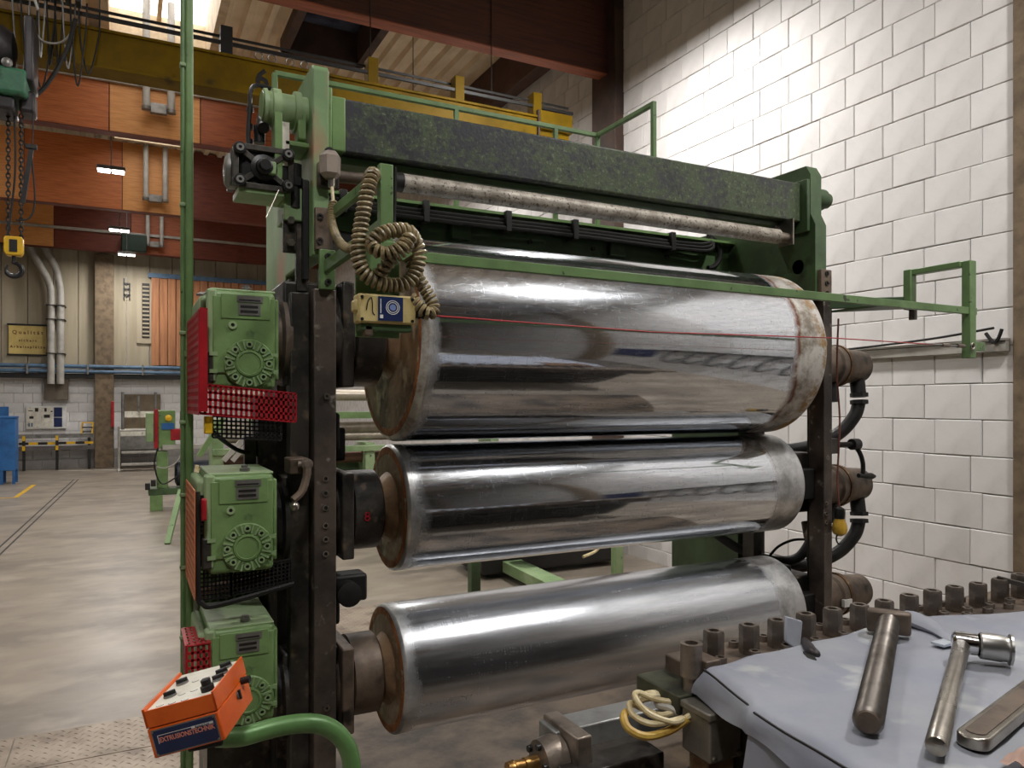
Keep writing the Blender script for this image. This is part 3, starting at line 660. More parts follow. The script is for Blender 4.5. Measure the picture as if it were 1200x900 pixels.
def chain(x, y, z0, z1):
    mb = MB(); z = z0; k = 0
    while z > z1:
        ax = (1, 0, 0) if k % 2 else (0, 1, 0); c = Vector((x, y, z))
        pts = []
        for i in range(10):
            a = 2 * PI * i / 10; q = math.cos(a) * .013; w = math.sin(a) * .022
            pts.append(c + (Vector((0, q, w)) if k % 2 else Vector((q, 0, w))))
        mb.tube(pts, .0052, 5, True); z -= .032; k += 1
    return mb.build('chain', BLACKP, ho)
chain(-.775, 6.6, 3.81, 2.9); chain(-.695, 6.6, 3.81, 2.9)
MB().tube(bez([(-.735, 6.58, 3.81), (-.73, 6.58, 3.4), (-.76, 6.58, 3.05), (-.78, 6.58, 2.92)], 8), .007, 6).build('limit_cable', BLACK, ho)
hb = MB().prism([(-.80, 2.80), (-.785, 2.775), (-.695, 2.775), (-.68, 2.80), (-.68, 2.90), (-.69, 2.915), (-.79, 2.915), (-.80, 2.90)], 'y', 6.56, 6.64).build('hook_block', YEL, ho, bevel=.008)
MB().bx(-.765, -.715, 6.555, 6.56, 2.80, 2.89).build('label_plate', BLACKP, hb)
hk = []
for i in range(19):
    a = math.radians(95 - i * 17.5); hk.append((-.74 + .05 * math.cos(a), 6.6, 2.675 + .05 * math.sin(a)))
MB().tube([(-.74, 6.6, 2.79), (-.74, 6.6, 2.75)] + hk, [.013] * 2 + [.013 + .007 * math.sin(PI * i / 18) - .006 * (i > 14) for i in range(19)], 8).build('hook', GUNM, ho)
pl = thing('hanging_pull_cord', 'black T-shaped pull handle hanging on a wire beside the chains', 'pull cord', (-.62, 6.5, 3.4))
MB().bx(-.66, -.585, 6.48, 6.52, 3.55, 3.585).build('cross_grip', BLACKP, pl, bevel=.006)
MB().bar((-.622, 6.5, 3.55), (-.675, 6.5, 3.15), .03, .02).build('stem', BLACKP, pl)
MB().tube([(-.615, 6.5, 3.585), (-.61, 6.5, 3.82)], .004, 6).build('wire', BLACK, pl)
MB().tube(bez([(-.625, 6.5, 3.54), (-.60, 6.5, 3.2), (-.63, 6.5, 3.05), (-.72, 6.5, 3.02)], 6), .006, 6).build('cord', BLACK, pl)

# ================================================================== BACKGROUND MACHINES
cs = thing('control_stand', 'green control cabinet on a pedestal beside the distant machine', 'control cabinet', (.6, 13.1, 0))
p0, p1 = (0.385, 13.000, 1.567), (0.665, 13.000, 0.972)
MB().bx(p0[0] + .05, p1[0] + .02, 13, 13.3, p1[2], p0[2]).build('cabinet', GREEN, cs, bevel=.01)
MB().bx(p0[0] + .0, p0[0] + .05, 12.97, 13.3, p1[2], p0[2] + .02).build('door_edge', RED, cs)
MB().bx(p0[0] - .12, p0[0] - .005, 12.99, 13.25, p1[2] + .1, p0[2] - .04).build('side_box', GREENL, cs, bevel=.01)
MB().lathe((p0[0] + .2, 13.0, p0[2] - .12), (0, -1, 0), [(0, .05), (.02, .05), (.03, .03)], 12).build('yellow_switch', YEL, cs)
MB().bx(p0[0] + .1, p0[0] + .28, 12.985, 13, p0[2] - .3, p0[2] - .2).build('blue_label', BLUE, cs)
MB().bx(p0[0] + .38, p1[0] + .25, 13.02, 13.3, p1[2] + .12, p0[2] - .02).build('side_cabinet', GREEND, cs, bevel=.01)
p0, p1 = (0.421, 13.000, 0.925), (0.580, 13.000, 0.342)
MB().bx(p0[0], p1[0], 13, 13.3, p1[2], p0[2]).build('pedestal', GREEN, cs, bevel=.01)
MB().bx(p0[0] - .12, p1[0] + 1.2, 12.95, 13.35, p1[2] - .1, p1[2]).build('base_beam', GREEND, cs, bevel=.01)
MB().bx(p0[0] - .1, p0[0] + .08, 12.95, 13.1, 0, p1[2] - .1).build('foot', GREEN, cs, bevel=.005)
MB().bx(p1[0] + .9, p1[0] + 1.05, 12.95, 13.1, 0, p1[2] - .1).build('foot', GREEN, cs, bevel=.005)
MB().lathe((p1[0] + .1, 13.1, p1[2] + .22), (1, 0, 0), [(0, .14), (.03, .2), (.5, .2), (.53, .14)], 20).build('motor', mat('motor_blue_black', sr(34, 40, 52), rough=.4), cs)
p2 = (0.616, 13.000, 1.094)
MB().bx(p2[0], p2[0] + .32, 12.98, 13.2, p2[2], p2[2] + .18).build('red_guard', RED, cs, bevel=.01)
MB().bx(p2[0] - .12, p2[0] + .6, 12.95, 13.2, p2[2] - .14, p2[2] - .07).build('work_shelf', PIPEG, cs, bevel=.005)
MB().tube(bez([(0.430, 12.900, 0.984), (0.382, 12.900, 0.720), (0.490, 12.900, 0.423), (0.759, 12.900, 0.571)], 8), .012, 6).build('cable', BLACK, cs)
MB().tube(bez([(0.406, 12.900, 0.693), (0.551, 12.900, 0.674), (0.709, 12.900, 0.775), (0.808, 12.900, 1.040)], 8), .01, 6).build('cable', PIPEG, cs)
for i, (x, z) in enumerate(((-.14, .0), (-.06, .05))): MB().bx(p0[0] + x - .03, p0[0] + x + .04, 12.85, 12.95, p1[2] + z, p1[2] + z + .1).build('clamp', BLACKP, cs, bevel=.005)

pm = thing('roller_train', 'distant green machine with horizontal grey rollers behind the gear motors', 'machine', (2.2, 9.2, 0))
ROLG = mat('distant_roller_grey', sr(168, 158, 142), sr(140, 130, 116), rough=.35, metal=.3, sc=4)
ROLB = mat('distant_roller_brown', sr(104, 74, 58), sr(84, 60, 48), rough=.4, metal=.2, sc=4)
for (py, r, m) in ((462, .07, ROLG), (505, .075, ROLG), (516, .06, ROLG), (541, .1, ROLB)):
    q = (1.318, 9.000, 6.308); z = 1.7 + (471 - py) / 880 * 8.2
    MB().cyl((.95, 9.2, z), (4.3, 9.2, z), r, n=20).build('roller', m, pm)
for x in (.85, 1.28, 2.6, 4.3):
    MB().bx(x, x + .12, 9.0, 9.4, 0, 1.5 if x != 2.6 else 1.2).build('upright', GREENL, pm, bevel=.006)
MB().bx(.85, 4.4, 8.96, 9.02, 1.10, 1.17).build('top_rail', GREENL, pm, bevel=.004)
MB().bx(1.6, 4.4, 8.96, 9.02, 1.50, 1.58).build('upper_rail', GREEN, pm, bevel=.004)
MB().bx(.85, 4.4, 9.0, 9.4, .12, .3).build('base_beam', GREEND, pm, bevel=.006)
MB().bx(.95, 1.9, 9.05, 9.35, .34, .8).build('dark_drive', BLACKP, pm, bevel=.02)
MB().bx(2.0, 3.9, 9.3, 9.4, .4, .95).build('side_panel', GREEND, pm, bevel=.01)
MB().bar((0.696, 8.800, 1.107), (0.948, 8.800, 1.522), .09, .05).build('diagonal_brace', GREEN, pm)
MB().bar((0.937, 8.700, 1.060), (1.274, 8.700, 1.445), .05, .05).build('diagonal_tube', PIPEG, pm)
MB().bar((1.025, 8.700, 1.056), (1.347, 8.700, 1.444), .05, .05).build('diagonal_tube', PIPEG, pm)
MB().tube(bez([(0.705, 8.600, 1.002), (0.671, 8.600, 0.931), (0.638, 8.600, 0.843), (0.663, 8.600, 1.031)], 6), .02, 6).build('rope_coil', CABLE, pm)
MB().bar((0.430, 9.848, 0.000), (0.617, 10.500, 0.563), .06, .05).build('raking_prop', GREEN, label='slanting green prop standing on the floor left of the green post', cat='prop')

cv = thing('conveyor_stand', 'low green stand with blue motor seen between the two lower rollers', 'stand', (3, 5.8, 0))
MB().bx(2.44, 2.52, 5.46, 5.54, 0, .62).build('post', GREEND, cv, bevel=.004)
MB().bx(3.83, 3.91, 5.46, 5.54, 0, .62).build('post', GREENL, cv, bevel=.004)
MB().bar((3.319, 6.654, 0.120), (3.251, 5.468, 0.120), .2, .1).build('floor_beam', GREENL, cv)
MB().bx(2.44, 3.95, 6.9, 7.0, .5, .6).build('cross_tube', GREEND, cv, bevel=.005)
MB().lathe((3.25, 6.2, .42), (1, 0, 0), [(0, .1), (.03, .15), (.35, .15), (.38, .1)], 20).build('blue_motor', BLUE, cv)
MB().bx(3.0, 4.6, 6.45, 7.2, .05, .62).build('dark_drive_unit', BLACKP, cv, bevel=.03)
MB().tube(bez([(3.7, 6.1, .35), (3.8, 6.0, .55), (3.95, 6.0, .45), (4.0, 6.0, .3), (3.8, 5.95, .25)], 8), .015, 6).build('cable', CABLE, cv)

# ================================================================== THE ROLLER STACK
YC = 2.9
ROL = [('upper', .93, 2.98, .406, 1.948), ('middle', .928, 3.0, .2515, 1.2795), ('lower', .916, 3.014, .2505, .6375)]
FACE = mat('rusty_roller_end', sr(166, 134, 102), sr(96, 74, 56), rough=.5, metal=.25, sc=6, bump=.5, bs=24, stretch=(1, 1, 1), c3=sr(196, 178, 146), sc3=11, th3=(.52, .66))
RIM = mat('orange_rust_rim', sr(190, 120, 70), sr(140, 84, 52), rough=.7, metal=.15, sc=14, bump=.4, bs=40, c3=sr(190, 170, 140), sc3=30, th3=(.58, .66))
RLAB = ['largest chrome roller on top of the stack, rusty band at its right end', 'middle chrome roller, mirror bright, between the large and the bottom roller', 'bottom chrome roller, duller, just above the floor']
RM = [roller_material('chrome_roller_upper', 2.05, .05, .21, .04, True), roller_material('chrome_roller_middle', 2.07, .07, .20, .055, False), roller_material('chrome_roller_lower', 2.1, .05, .18, .19, False)]
for i, (nm, x0, x1, R, z) in enumerate(ROL):
    r = thing('chrome_roller', RLAB[i], 'roller', (x0, YC, z), group='chrome rollers of the stack')
    L_ = x1 - x0; ax = (1, 0, 0); o = (x0, YC, z); e = .012 if i else .022
    MB().lathe(o, ax, [(0, R - e), (e * .4, R - e * .35), (e, R)] + [(e + (L_ - 2 * e) * k / 12, R) for k in range(1, 12)] + [(L_ - e, R), (L_ - e * .4, R - e * .35), (L_, R - e)], 160, caps=False).build('barrel', RM[i], r, sharp=30)
    MB().lathe(o, ax, [(.0, R - e + .0005), (-.002, R - e - .012), (-.001, R - e - .028)], 96, caps=False).build('left_rim', RIM, r)
    h = .10 if i == 0 else .085
    hub = [(.0, R - e - .028), (.012, R - e - .05), (.014, h + .07), (-.0, h + .055), (-.03, h + .03), (-.075, h), (-.14, h)]
    MB().lathe(o, ax, hub, 64).build('left_end_face', FACE, r, sharp=30)
    MB().lathe((x1, YC, z), ax, [(0, R - e), (-.01, R - .04), (-.01, h + .05), (.02, h + .02), (.12, h)], 64).build('right_end_face', FACE, r, sharp=30)

fr = thing('calender_frame', 'dark green machine frame with steel columns holding the chrome rollers', 'machine frame', (1.9, 3.1, 0))
# side plates
left_pl = [(2.68, 2.22), (2.68, 2.88), (2.70, 2.90), (3.0, 2.90), (3.0, 2.66), (3.68, 2.64), (3.68, .06), (3.2, .06), (3.2, 2.22)]
MB().prism(left_pl, 'x', .585, .642).build('side_plate', GREENF, fr, bevel=.005)
cx, cz, rr = 2.79, 2.40, .038
hole = [(cx + rr * math.cos(PI / 2 - 2 * PI * k / 20), cz + rr * math.sin(PI / 2 - 2 * PI * k / 20)) for k in range(21)]
right_pl = [(2.68, 2.22), (2.68, 2.60), (2.71, 2.66), (2.71, 2.86), (2.74, 2.91), (cx, 2.91)] + hole + [(cx, 2.91), (2.98, 2.91), (2.98, 2.70), (3.78, 2.70), (3.78, .06), (3.2, .06), (3.2, 2.22)]
MB().prism(right_pl, 'x', 3.10, 3.178).build('side_plate', GREEND, fr)
MB().ring((3.103, cx, cz), (1, 0, 0), rr + .002, rr - .003, .07, 20).build('hole_bush', BLACKP, fr)
# front columns with their rows of holes
for x0, x1 in ((.585, .664), (3.145, 3.205)):
    MB().bx(x0, x1, 2.665, 2.76, 0, 2.10 if x0 < 1 else 2.22).build('front_column', COLUMN, fr, bevel=.004)
    MB().bx(x0 - .07 if x0 < 1 else x1 - .03, x0 - .004 if x0 < 1 else x1 + .03, 2.72, 2.80, 0, 2.09).build('column_rib', DARK, fr, bevel=.004)
    MB().bx(x0, x1, 3.12, 3.2, 0, 2.2).build('rear_guide', DARK, fr, bevel=.004)
for x, ys_ in ((.626, (561, 578, 595, 616, 632, 649)), (3.16, (590, 602, 612))):
    for q in ys_:
        d = s_ * x + c_ * 2.665; z = 1.7 + (471 - q) / 880 * d
        if x > 1: z = 1.7 + (471 - q) / 880 * d
        MB().ring((x, 2.664, z), (0, -1, 0), .011, .0065, .004, 14).build('bolt', STEEL if q in (578, 595) else BOLTM, fr)
        MB().cyl((x, 2.6645, z), (x, 2.6635, z), .0065, n=12).build('bolt_hole', BLACKP, fr)
MB().lathe((3.178, 2.77, 2.76), (1, 0, 0), [(0, .05), (.03, .055), (.07, .055), (.08, .04), (.11, .04)], 20).build('outer_boss', GREEND, fr, sharp=30)
MB().bx(.588, .648, 2.655, 2.68, 2.235, 2.385).build('joint_plate', BROWNST, fr, bevel=.003)
for z in (2.265, 2.35): MB().ring((.603, 2.655, z), (0, -1, 0), .012, .006, .006, 14).build('bolt', BLACKP, fr)
for z in (.62, 1.72): MB().ring((.628, 2.664, z), (0, -1, 0), .012, .004, .012, 8).build('bolt', STEEL, fr)
MB().bx(3.115, 3.19, 2.655, 2.68, 2.23, 2.37).build('joint_plate', BROWNST, fr, bevel=.003)
for z in (2.25, 2.3, 2.35): MB().ring((3.152, 2.655, z), (0, -1, 0), .012, .006, .006, 14).build('bolt', BLACKP, fr)
# bearing housings
for i, (nm, x0, x1, R, z) in enumerate(ROL):
    k = (.19, .155, .155)[i]
    MB().bx(.50, .70, 2.78, 3.05, z - k, z + k).build('bearing_block', DARK, fr, bevel=.01)
    MB().lathe((.66, YC, z), (1, 0, 0), [(0, k * .95), (.09, k * .95), (.095, k * .88), (.10, k * .99), (.205, k * .99), (.215, k * .9), (.22, .09)], 40).build('bearing_housing', DARK if i != 2 else BROWNST, fr, sharp=30)
    MB().bx(.70, .745, 2.72, 3.06, z - k * 1.02, z + k * 1.02).build('cover_plate', DARK if i != 2 else BROWNST, fr, bevel=.006)
    MB().bx(3.04, 3.22, 2.79, 3.02, z - k, z + k).build('bearing_block', DARK, fr, bevel=.01)
    MB().bx(3.05, 3.25, 2.72, 2.80, z - k * .5, z + k * .5).build('bearing_cap', BLACK, fr, bevel=.006)
    MB().lathe((.44, YC - .02, z - .02), (1, 0, 0), [(0, .15), (.03, .155), (.035, .12), (.055, .12), (.06, .165), (.085, .165), (.09, .13), (.13, .13)], 36).build('output_flange', BROWNST if i == 0 else DARK, fr, sharp=30)
    for j in range(6):
        a = 2 * PI * j / 6 + .3
        MB().cyl((.525, YC - .02 + .14 * math.cos(a), z - .02 + .14 * math.sin(a)), (.505, YC - .02 + .14 * math.cos(a), z - .02 + .14 * math.sin(a)), .012, n=6).build('flange_bolt', BOLTM, fr)
text('8', .05, face((.80, YC - .158, 1.27)) @ Matrix.Rotation(0, 4, 'X'), RED, fr, name='painted_mark')
for z0, z1 in ((1.52, 1.66), (.88, 1.0)): MB().bx(.55, .70, 2.75, 3.0, z0, z1).build('spacer_block', BLACK, fr, bevel=.01)
MB().lathe((.72, 2.74, 1.0), (0, -1, 0), [(0, .045), (.05, .045), (.055, .03)], 20).build('end_plug', BLACK, fr)
MB().bx(.66, .80, 2.74, 2.84, .96, 1.06).build('clamp_block', BLACK, fr, bevel=.01)
MB().cyl((.71, 2.95, 1.55), (.70, 2.92, 1.78), .018, n=10).build('link_rod', BLACK, fr)
MB().bx(.67, .76, 2.9, 3.1, 1.47, 1.60).build('lever_block', BLACK, fr, bevel=.01)
# top beam, cross plate, ties
bm_ = MB().bx(.664, 3.075, 2.75, 2.92, 2.622, 2.822)
bm_.build('cross_beam', BEAMM, fr, bevel=.008)
MB().bx(.664, 3.075, 2.79, 2.95, 2.592, 2.62).build('beam_lip', GREEND, fr, bevel=.004)
MB().bx(.643, .663, 2.72, 2.96, 2.56, 2.84).build('beam_flange', GREEN, fr, bevel=.003)
MB().bx(.664, .72, 2.746, 2.9205, 2.6215, 2.823).build('beam_end_paint', GREEN, fr, bevel=.006)
MB().bx(3.076, 3.098, 2.71, 2.96, 2.57, 2.835).build('beam_flange', GREEND, fr, bevel=.003)
MB().bx(.643, 3.1, 3.30, 3.33, 2.455, 2.60).build('cross_plate', GREEND, fr, bevel=.003)
MB().bx(.643, 3.1, 3.24, 3.33, 2.602, 2.615).build('cross_plate_lip', GREEN, fr)
MB().bx(.643, 3.1, 3.30, 3.50, 2.40, 2.452).build('cross_channel', BLACK, fr)
for x in (1.36, 2.26): MB().bx(x, x + .1, 3.27, 3.30, 2.47, 2.56).build('cover_tab', GREEND, fr, bevel=.004)
for q in ((500, 262), (610, 275), (680, 285), (770, 296)):
    p = (1.245, 3.300, 2.532); u = Vector((1.2 + (q[0] - 500) / 160 * .86, 3.30, 2.50)); MB().cyl(u, u - Vector((0, .012, 0)), .012, n=10).build('bolt', BLACKP, fr)
for k in range(3):
    MB().tube(bez([(.7, 3.26 - k * .012, 2.585 - k * .02), (1.3, 3.25 - k * .012, 2.575 - k * .02), (2.0, 3.255 - k * .012, 2.58 - k * .02), (2.7, 3.25 - k * .012, 2.575 - k * .02), (2.9, 3.24 - k * .012, 2.59 - k * .02), (2.96, 3.3 , 2.66)], 10), .011, 8).build('hydraulic_hose', BLACK, fr)
for x in (.82, 1.2, 1.62, 2.0, 2.62): MB().bx(x, x + .03, 3.215, 3.30, 2.52, 2.62).build('hose_clip', BLACKP, fr, bevel=.003)
MB().torus((2.93, 3.28, 2.55), (0, 1, 0), .09, .014, 20, 8, -PI * .5, PI * .5).build('hydraulic_hose', BLACK, fr)
MB().bx(3.08, 3.1, 3.2, 3.78, .1, 2.2).build('side_panel', GREEND, fr)
MB().bx(.50, .585, 2.9, 3.2, 0, 1.9).build('inner_web', DARK, fr)
MB().bx(.545, .585, 2.77, 2.80, 2.10, 2.46).build('guide_bar', DARK, fr, bevel=.004)
MB().bx(.562, .585, 2.74, 2.77, 2.14, 2.5).build('guide_bar', BLACK, fr, bevel=.004)
MB().bx(.50, .548, 2.775, 2.80, 2.24, 2.38).build('guide_clip', DARK, fr, bevel=.004)
for z in (2.27, 2.35): MB().cyl((.523, 2.775, z), (.523, 2.745, z), .014, n=6).build('guide_bolt', STEEL, fr)
# solenoid cluster between the upper two gear motors
so = thing('valve_cluster', 'black solenoid valve between the upper and middle gear motors', 'valve', (.42, 2.95, 1.45))
p0, p1 = (0.425, 2.900, 1.593), (0.483, 2.900, 1.496)
MB().bx(p0[0], p1[0], 2.9, 2.99, p1[2], p0[2]).build('coil_block', BLACK, so, bevel=.008)
MB().bx(p0[0] + .01, p1[0] - .005, 2.92, 2.97, p1[2] - .09, p1[2]).build('valve_body', BLACK, so, bevel=.006)
MB().lathe(((p0[0] + p1[0]) / 2, 2.9, p0[2] - .06), (0, 0, 1), [(0, .018), (.07, .018), (.08, .01)], 12).build('coil_cap', GUNM, so)
MB().bx(p0[0] - .04, p0[0], 2.9, 2.93, p1[2] - .06, p0[2] - .02).build('dark_block', DARK, so)
MB().bx(p0[0] - .03, p0[0] + .01, 2.89, 2.9, p1[2] - .075, p1[2] - .035).build('red_tag', RED, so)
MB().tube(bez([(0.240, 2.700, 1.617), (0.296, 2.800, 1.569), (0.363, 2.880, 1.523), (0.428, 2.920, 1.510)], 8), .008, 8).build('black_cable', BLACK, so)
MB().bx(.43, .50, 2.88, 3.05, 1.40, 1.72).build('manifold', DARK, so, bevel=.006)

# ------------------------------------------------------------------ idler tube, railing, connector
it = thing('idler_tube', 'mottled grey idler tube lying below the blackened top beam', 'tube', (1.9, 2.72, 2.52))
MB().cyl((.935, 2.74, 2.535), (2.90, 2.74, 2.528), .036, n=32).build('tube', TUBE, it)
MB().lathe((.90, 2.74, 2.535), (1, 0, 0), [(0, .02), (.0, .034), (.034, .036), (.036, .02)], 24).build('left_cap', BLACKP, it)
MB().cyl((.66, 2.76, 2.53), (.9, 2.74, 2.535), .022, n=16).build('shaft', BROWNST, it)
MB().cyl((2.9, 2.74, 2.528), (2.965, 2.74, 2.528), .024, n=16).build('right_journal', BOLTM, it)
MB().bx(2.965, 2.972, 2.70, 2.80, 2.49, 2.62).build('bracket_plate', STEEL, it)
MB().bx(2.93, 3.06, 2.78, 2.84, 2.555, 2.60).build('bracket_arm', DARK, it, bevel=.004)
rl = thing('top_railing', 'thin green tubular railing rising behind the blackened top beam', 'railing', (1.6, 3.31, 2.6))
Yr = 3.315
ra, rb_, rc_ = (0.562, 3.315, 3.103), (2.206, 3.315, 3.071), (2.240, 2.963, 3.122)
zr = ra[2]; xr = rb_[0]
tb = .022
MB().bar((ra[0], Yr, zr), (xr, Yr, zr), tb, tb).build('top_bar', GREENR, rl, bevel=.003)
for x in (ra[0], 1.40, 1.95, xr): MB().bx(x - tb / 2, x + tb / 2, Yr - tb / 2, Yr + tb / 2, 2.615, zr).build('upright', GREENR, rl, bevel=.003)
MB().bar((xr, Yr, zr), (xr, 2.84, zr), tb, tb).build('return_bar', GREENR, rl, bevel=.003)
MB().bx(xr - tb / 2, xr + tb / 2, 2.83, 2.852, 2.822, zr + .011).build('upright', GREENR, rl, bevel=.003)

# ------------------------------------------------------------------ lift motor at the top left
lm = thing('lift_motor', 'black ribbed drive with green drum and strap at the top left of the frame', 'drive', (.45, 2.8, 2.45))
a, b = (0.334, 2.720, 2.586), (0.520, 2.720, 2.452)
x0, x1, z1, z0 = a[0], b[0], a[2], b[2]
MB().bx(x0 + .012, x1, 2.745, 2.86, z0, z1).build('housing', GUNM, lm, bevel=.012)
fm = MB()
cxm, czm = (x0 + x1) / 2, (z0 + z1) / 2
for u, w in (((x0, z1), (x1, z1)), ((x0, z0), (x1, z0)), ((x0, z0), (x0, z1)), ((x1, z0), (x1, z1)), ((x0, z0), (x1, z1)), ((x0, z1), (x1, z0))):
    fm.bar((u[0], 2.738, u[1]), (w[0], 2.738, w[1]), .02, .012, up=(0, 1, 0))
fm.build('front_ribs', mat('cast_iron_edge', sr(104, 100, 94), sr(70, 68, 64), rough=.35, metal=.6, sc=12), lm, bevel=.002)
for u in (x0 + .012, x1 - .012):
    for w in (z0 + .012, z1 - .012):
        MB().cyl((u, 2.755, w), (u, 2.715, w), .021, n=20).build('corner_boss', GUNM, lm, bevel=.003)
        MB().ring((u, 2.715, w), (0, -1, 0), .013, .006, .004, 12).build('boss_screw', ALU, lm)
MB().lathe((cxm, 2.74, czm), (0, -1, 0), [(0, .045), (.012, .045), (.016, .03), (.03, .028), (.034, .02), (.05, .018)], 24).build('shaft_hub', GUNM, lm)
MB().lathe((x0 - .03, 2.83, czm), (1, 0, 0), [(0, .02), (.005, .05), (.015, .062), (.05, .062)], 24).build('motor_bell', ALU, lm)
MB().bx(x0 - .012, x0 + .012, 2.75, 2.9, z0 + .01, z1 - .005).build('adapter_flange', GUNM, lm, bevel=.004)
MB().bx(x0 + .01, x1 - .02, 2.74, 2.9, z0 - .025, z0).build('mount_foot', GREENL, lm, bevel=.003)
c0 = (0.499, 2.800, 2.754); zc = c0[2]
MB().lathe((.432, 2.80, zc), (1, 0, 0), [(0, .066), (.012, .068), (.014, .060), (.028, .060), (.03, .072), (.058, .072), (.06, .06), (.105, .06), (.107, .074), (.128, .074), (.13, .06), (.155, .06)], 36).build('green_drum', GREENL, lm, sharp=30)
MB().lathe((.430, 2.80, zc), (-1, 0, 0), [(0, .058), (.003, .056), (.003, .012)], 30).build('drum_end', GREEN, lm)
x = .475
MB().prism([(2.735, zc + .02), (2.735, czm - .03), (2.80, czm - .03), (2.80, zc - .05)], 'x', x - .012, x + .016).build('strap_arm', GREEN, lm, bevel=.003)
MB().bx(x - .045, x - .01, 2.71, 2.76, czm - .025, czm + .02).build('shaft_key', GREENL, lm, bevel=.004)
MB().bx(x + .016, x + .04, 2.74, 2.78, czm + .02, zc - .06).build('pale_spacer', CREAM, lm)
MB().prism([(2.74, zc - .02), (2.74, zc - .11), (2.76, zc - .125), (2.80, zc - .125), (2.82, zc - .02)], 'x', .545, .575).build('clamp_lug', GREEN, lm, bevel=.004)
MB().cyl((.54, 2.78, czm + .04), (.54, 2.78, czm - .12), .026, n=20).build('screw_housing', BLACK, lm)
MB().cyl((.54, 2.78, czm - .01), (.54, 2.78, czm - .04), .034, n=6).build('hex_nut', GUNM, lm)
MB().bx(.50, .585, 2.74, 2.9, zc - .14, zc - .122).build('lug_base', GREEN, lm, bevel=.003)
MB().bx(.50, .585, 2.76, 2.9, z0 - .1, z0 + .02).build('screw_seat', GREENF, lm, bevel=.004)
hp = [(0.498, 2.900, 2.861), (0.461, 2.900, 2.870), (0.422, 2.880, 2.861), (0.401, 2.860, 2.831), (0.395, 2.840, 2.764), (0.387, 2.820, 2.680), (0.384, 2.800, 2.612)]
MB().tube(bez(hp, 8), .008, 8).build('black_hose', BLACK, lm)
MB().tube(bez([(0.431, 2.840, 2.638), (0.428, 2.840, 2.693), (0.437, 2.860, 2.763), (0.458, 2.880, 2.812)], 6), .010, 8).build('cable', BLACK, lm)
for q in (120, 140, 158):
    p = (0.395, 2.840, 3.149); MB().cyl((p[0], 2.84, 1.7 + (471 - q) / 880 * 2.66), (p[0], 2.84, 1.7 + (465 - q) / 880 * 2.66), .012, n=10).build('hose_fitting', GUNM, lm)
MB().cyl((0.425, 2.820, 2.631), (0.425, 2.820, 2.692), .02, n=14).build('gland', GUNM, lm)
MB().cyl((0.437, 2.840, 2.719), (0.433, 2.780, 2.674), .02, n=14).build('gland', GUNM, lm)
MB().tube([(0.476, 2.720, 2.446), (0.429, 2.700, 2.338)], .002, 5).build('wire', STEEL, lm)
cn = thing('cable_connector', 'grey hexagonal cable connector on the green left frame plate', 'connector', (.62, 2.64, 2.6))
q = (0.631, 2.630, 2.524)
MB().lathe((q[0], 2.62, q[2] - .045), (0, 0, 1), [(0, .022), (.015, .036), (.075, .038), (.092, .026)], 6).build('hood', mat('matt_grey_hood', sr(160, 146, 134), sr(134, 122, 112), rough=.6, sc=12), cn, sharp=25)
MB().bx(q[0] - .035, q[0] + .04, 2.65, 2.68, q[2] - .07, q[2] + .02).build('socket_base', DARK, cn, bevel=.006)
MB().cyl((q[0] + .005, 2.62, q[2] - .075), (q[0] + .005, 2.62, q[2] - .045), .013, n=12).build('gland', STEEL, cn)
MB().lathe((q[0], 2.63, q[2] + .045), (0, 0, 1), [(0, .02), (.015, .016), (.02, .01)], 12).build('top_cap', GUNM, cn)

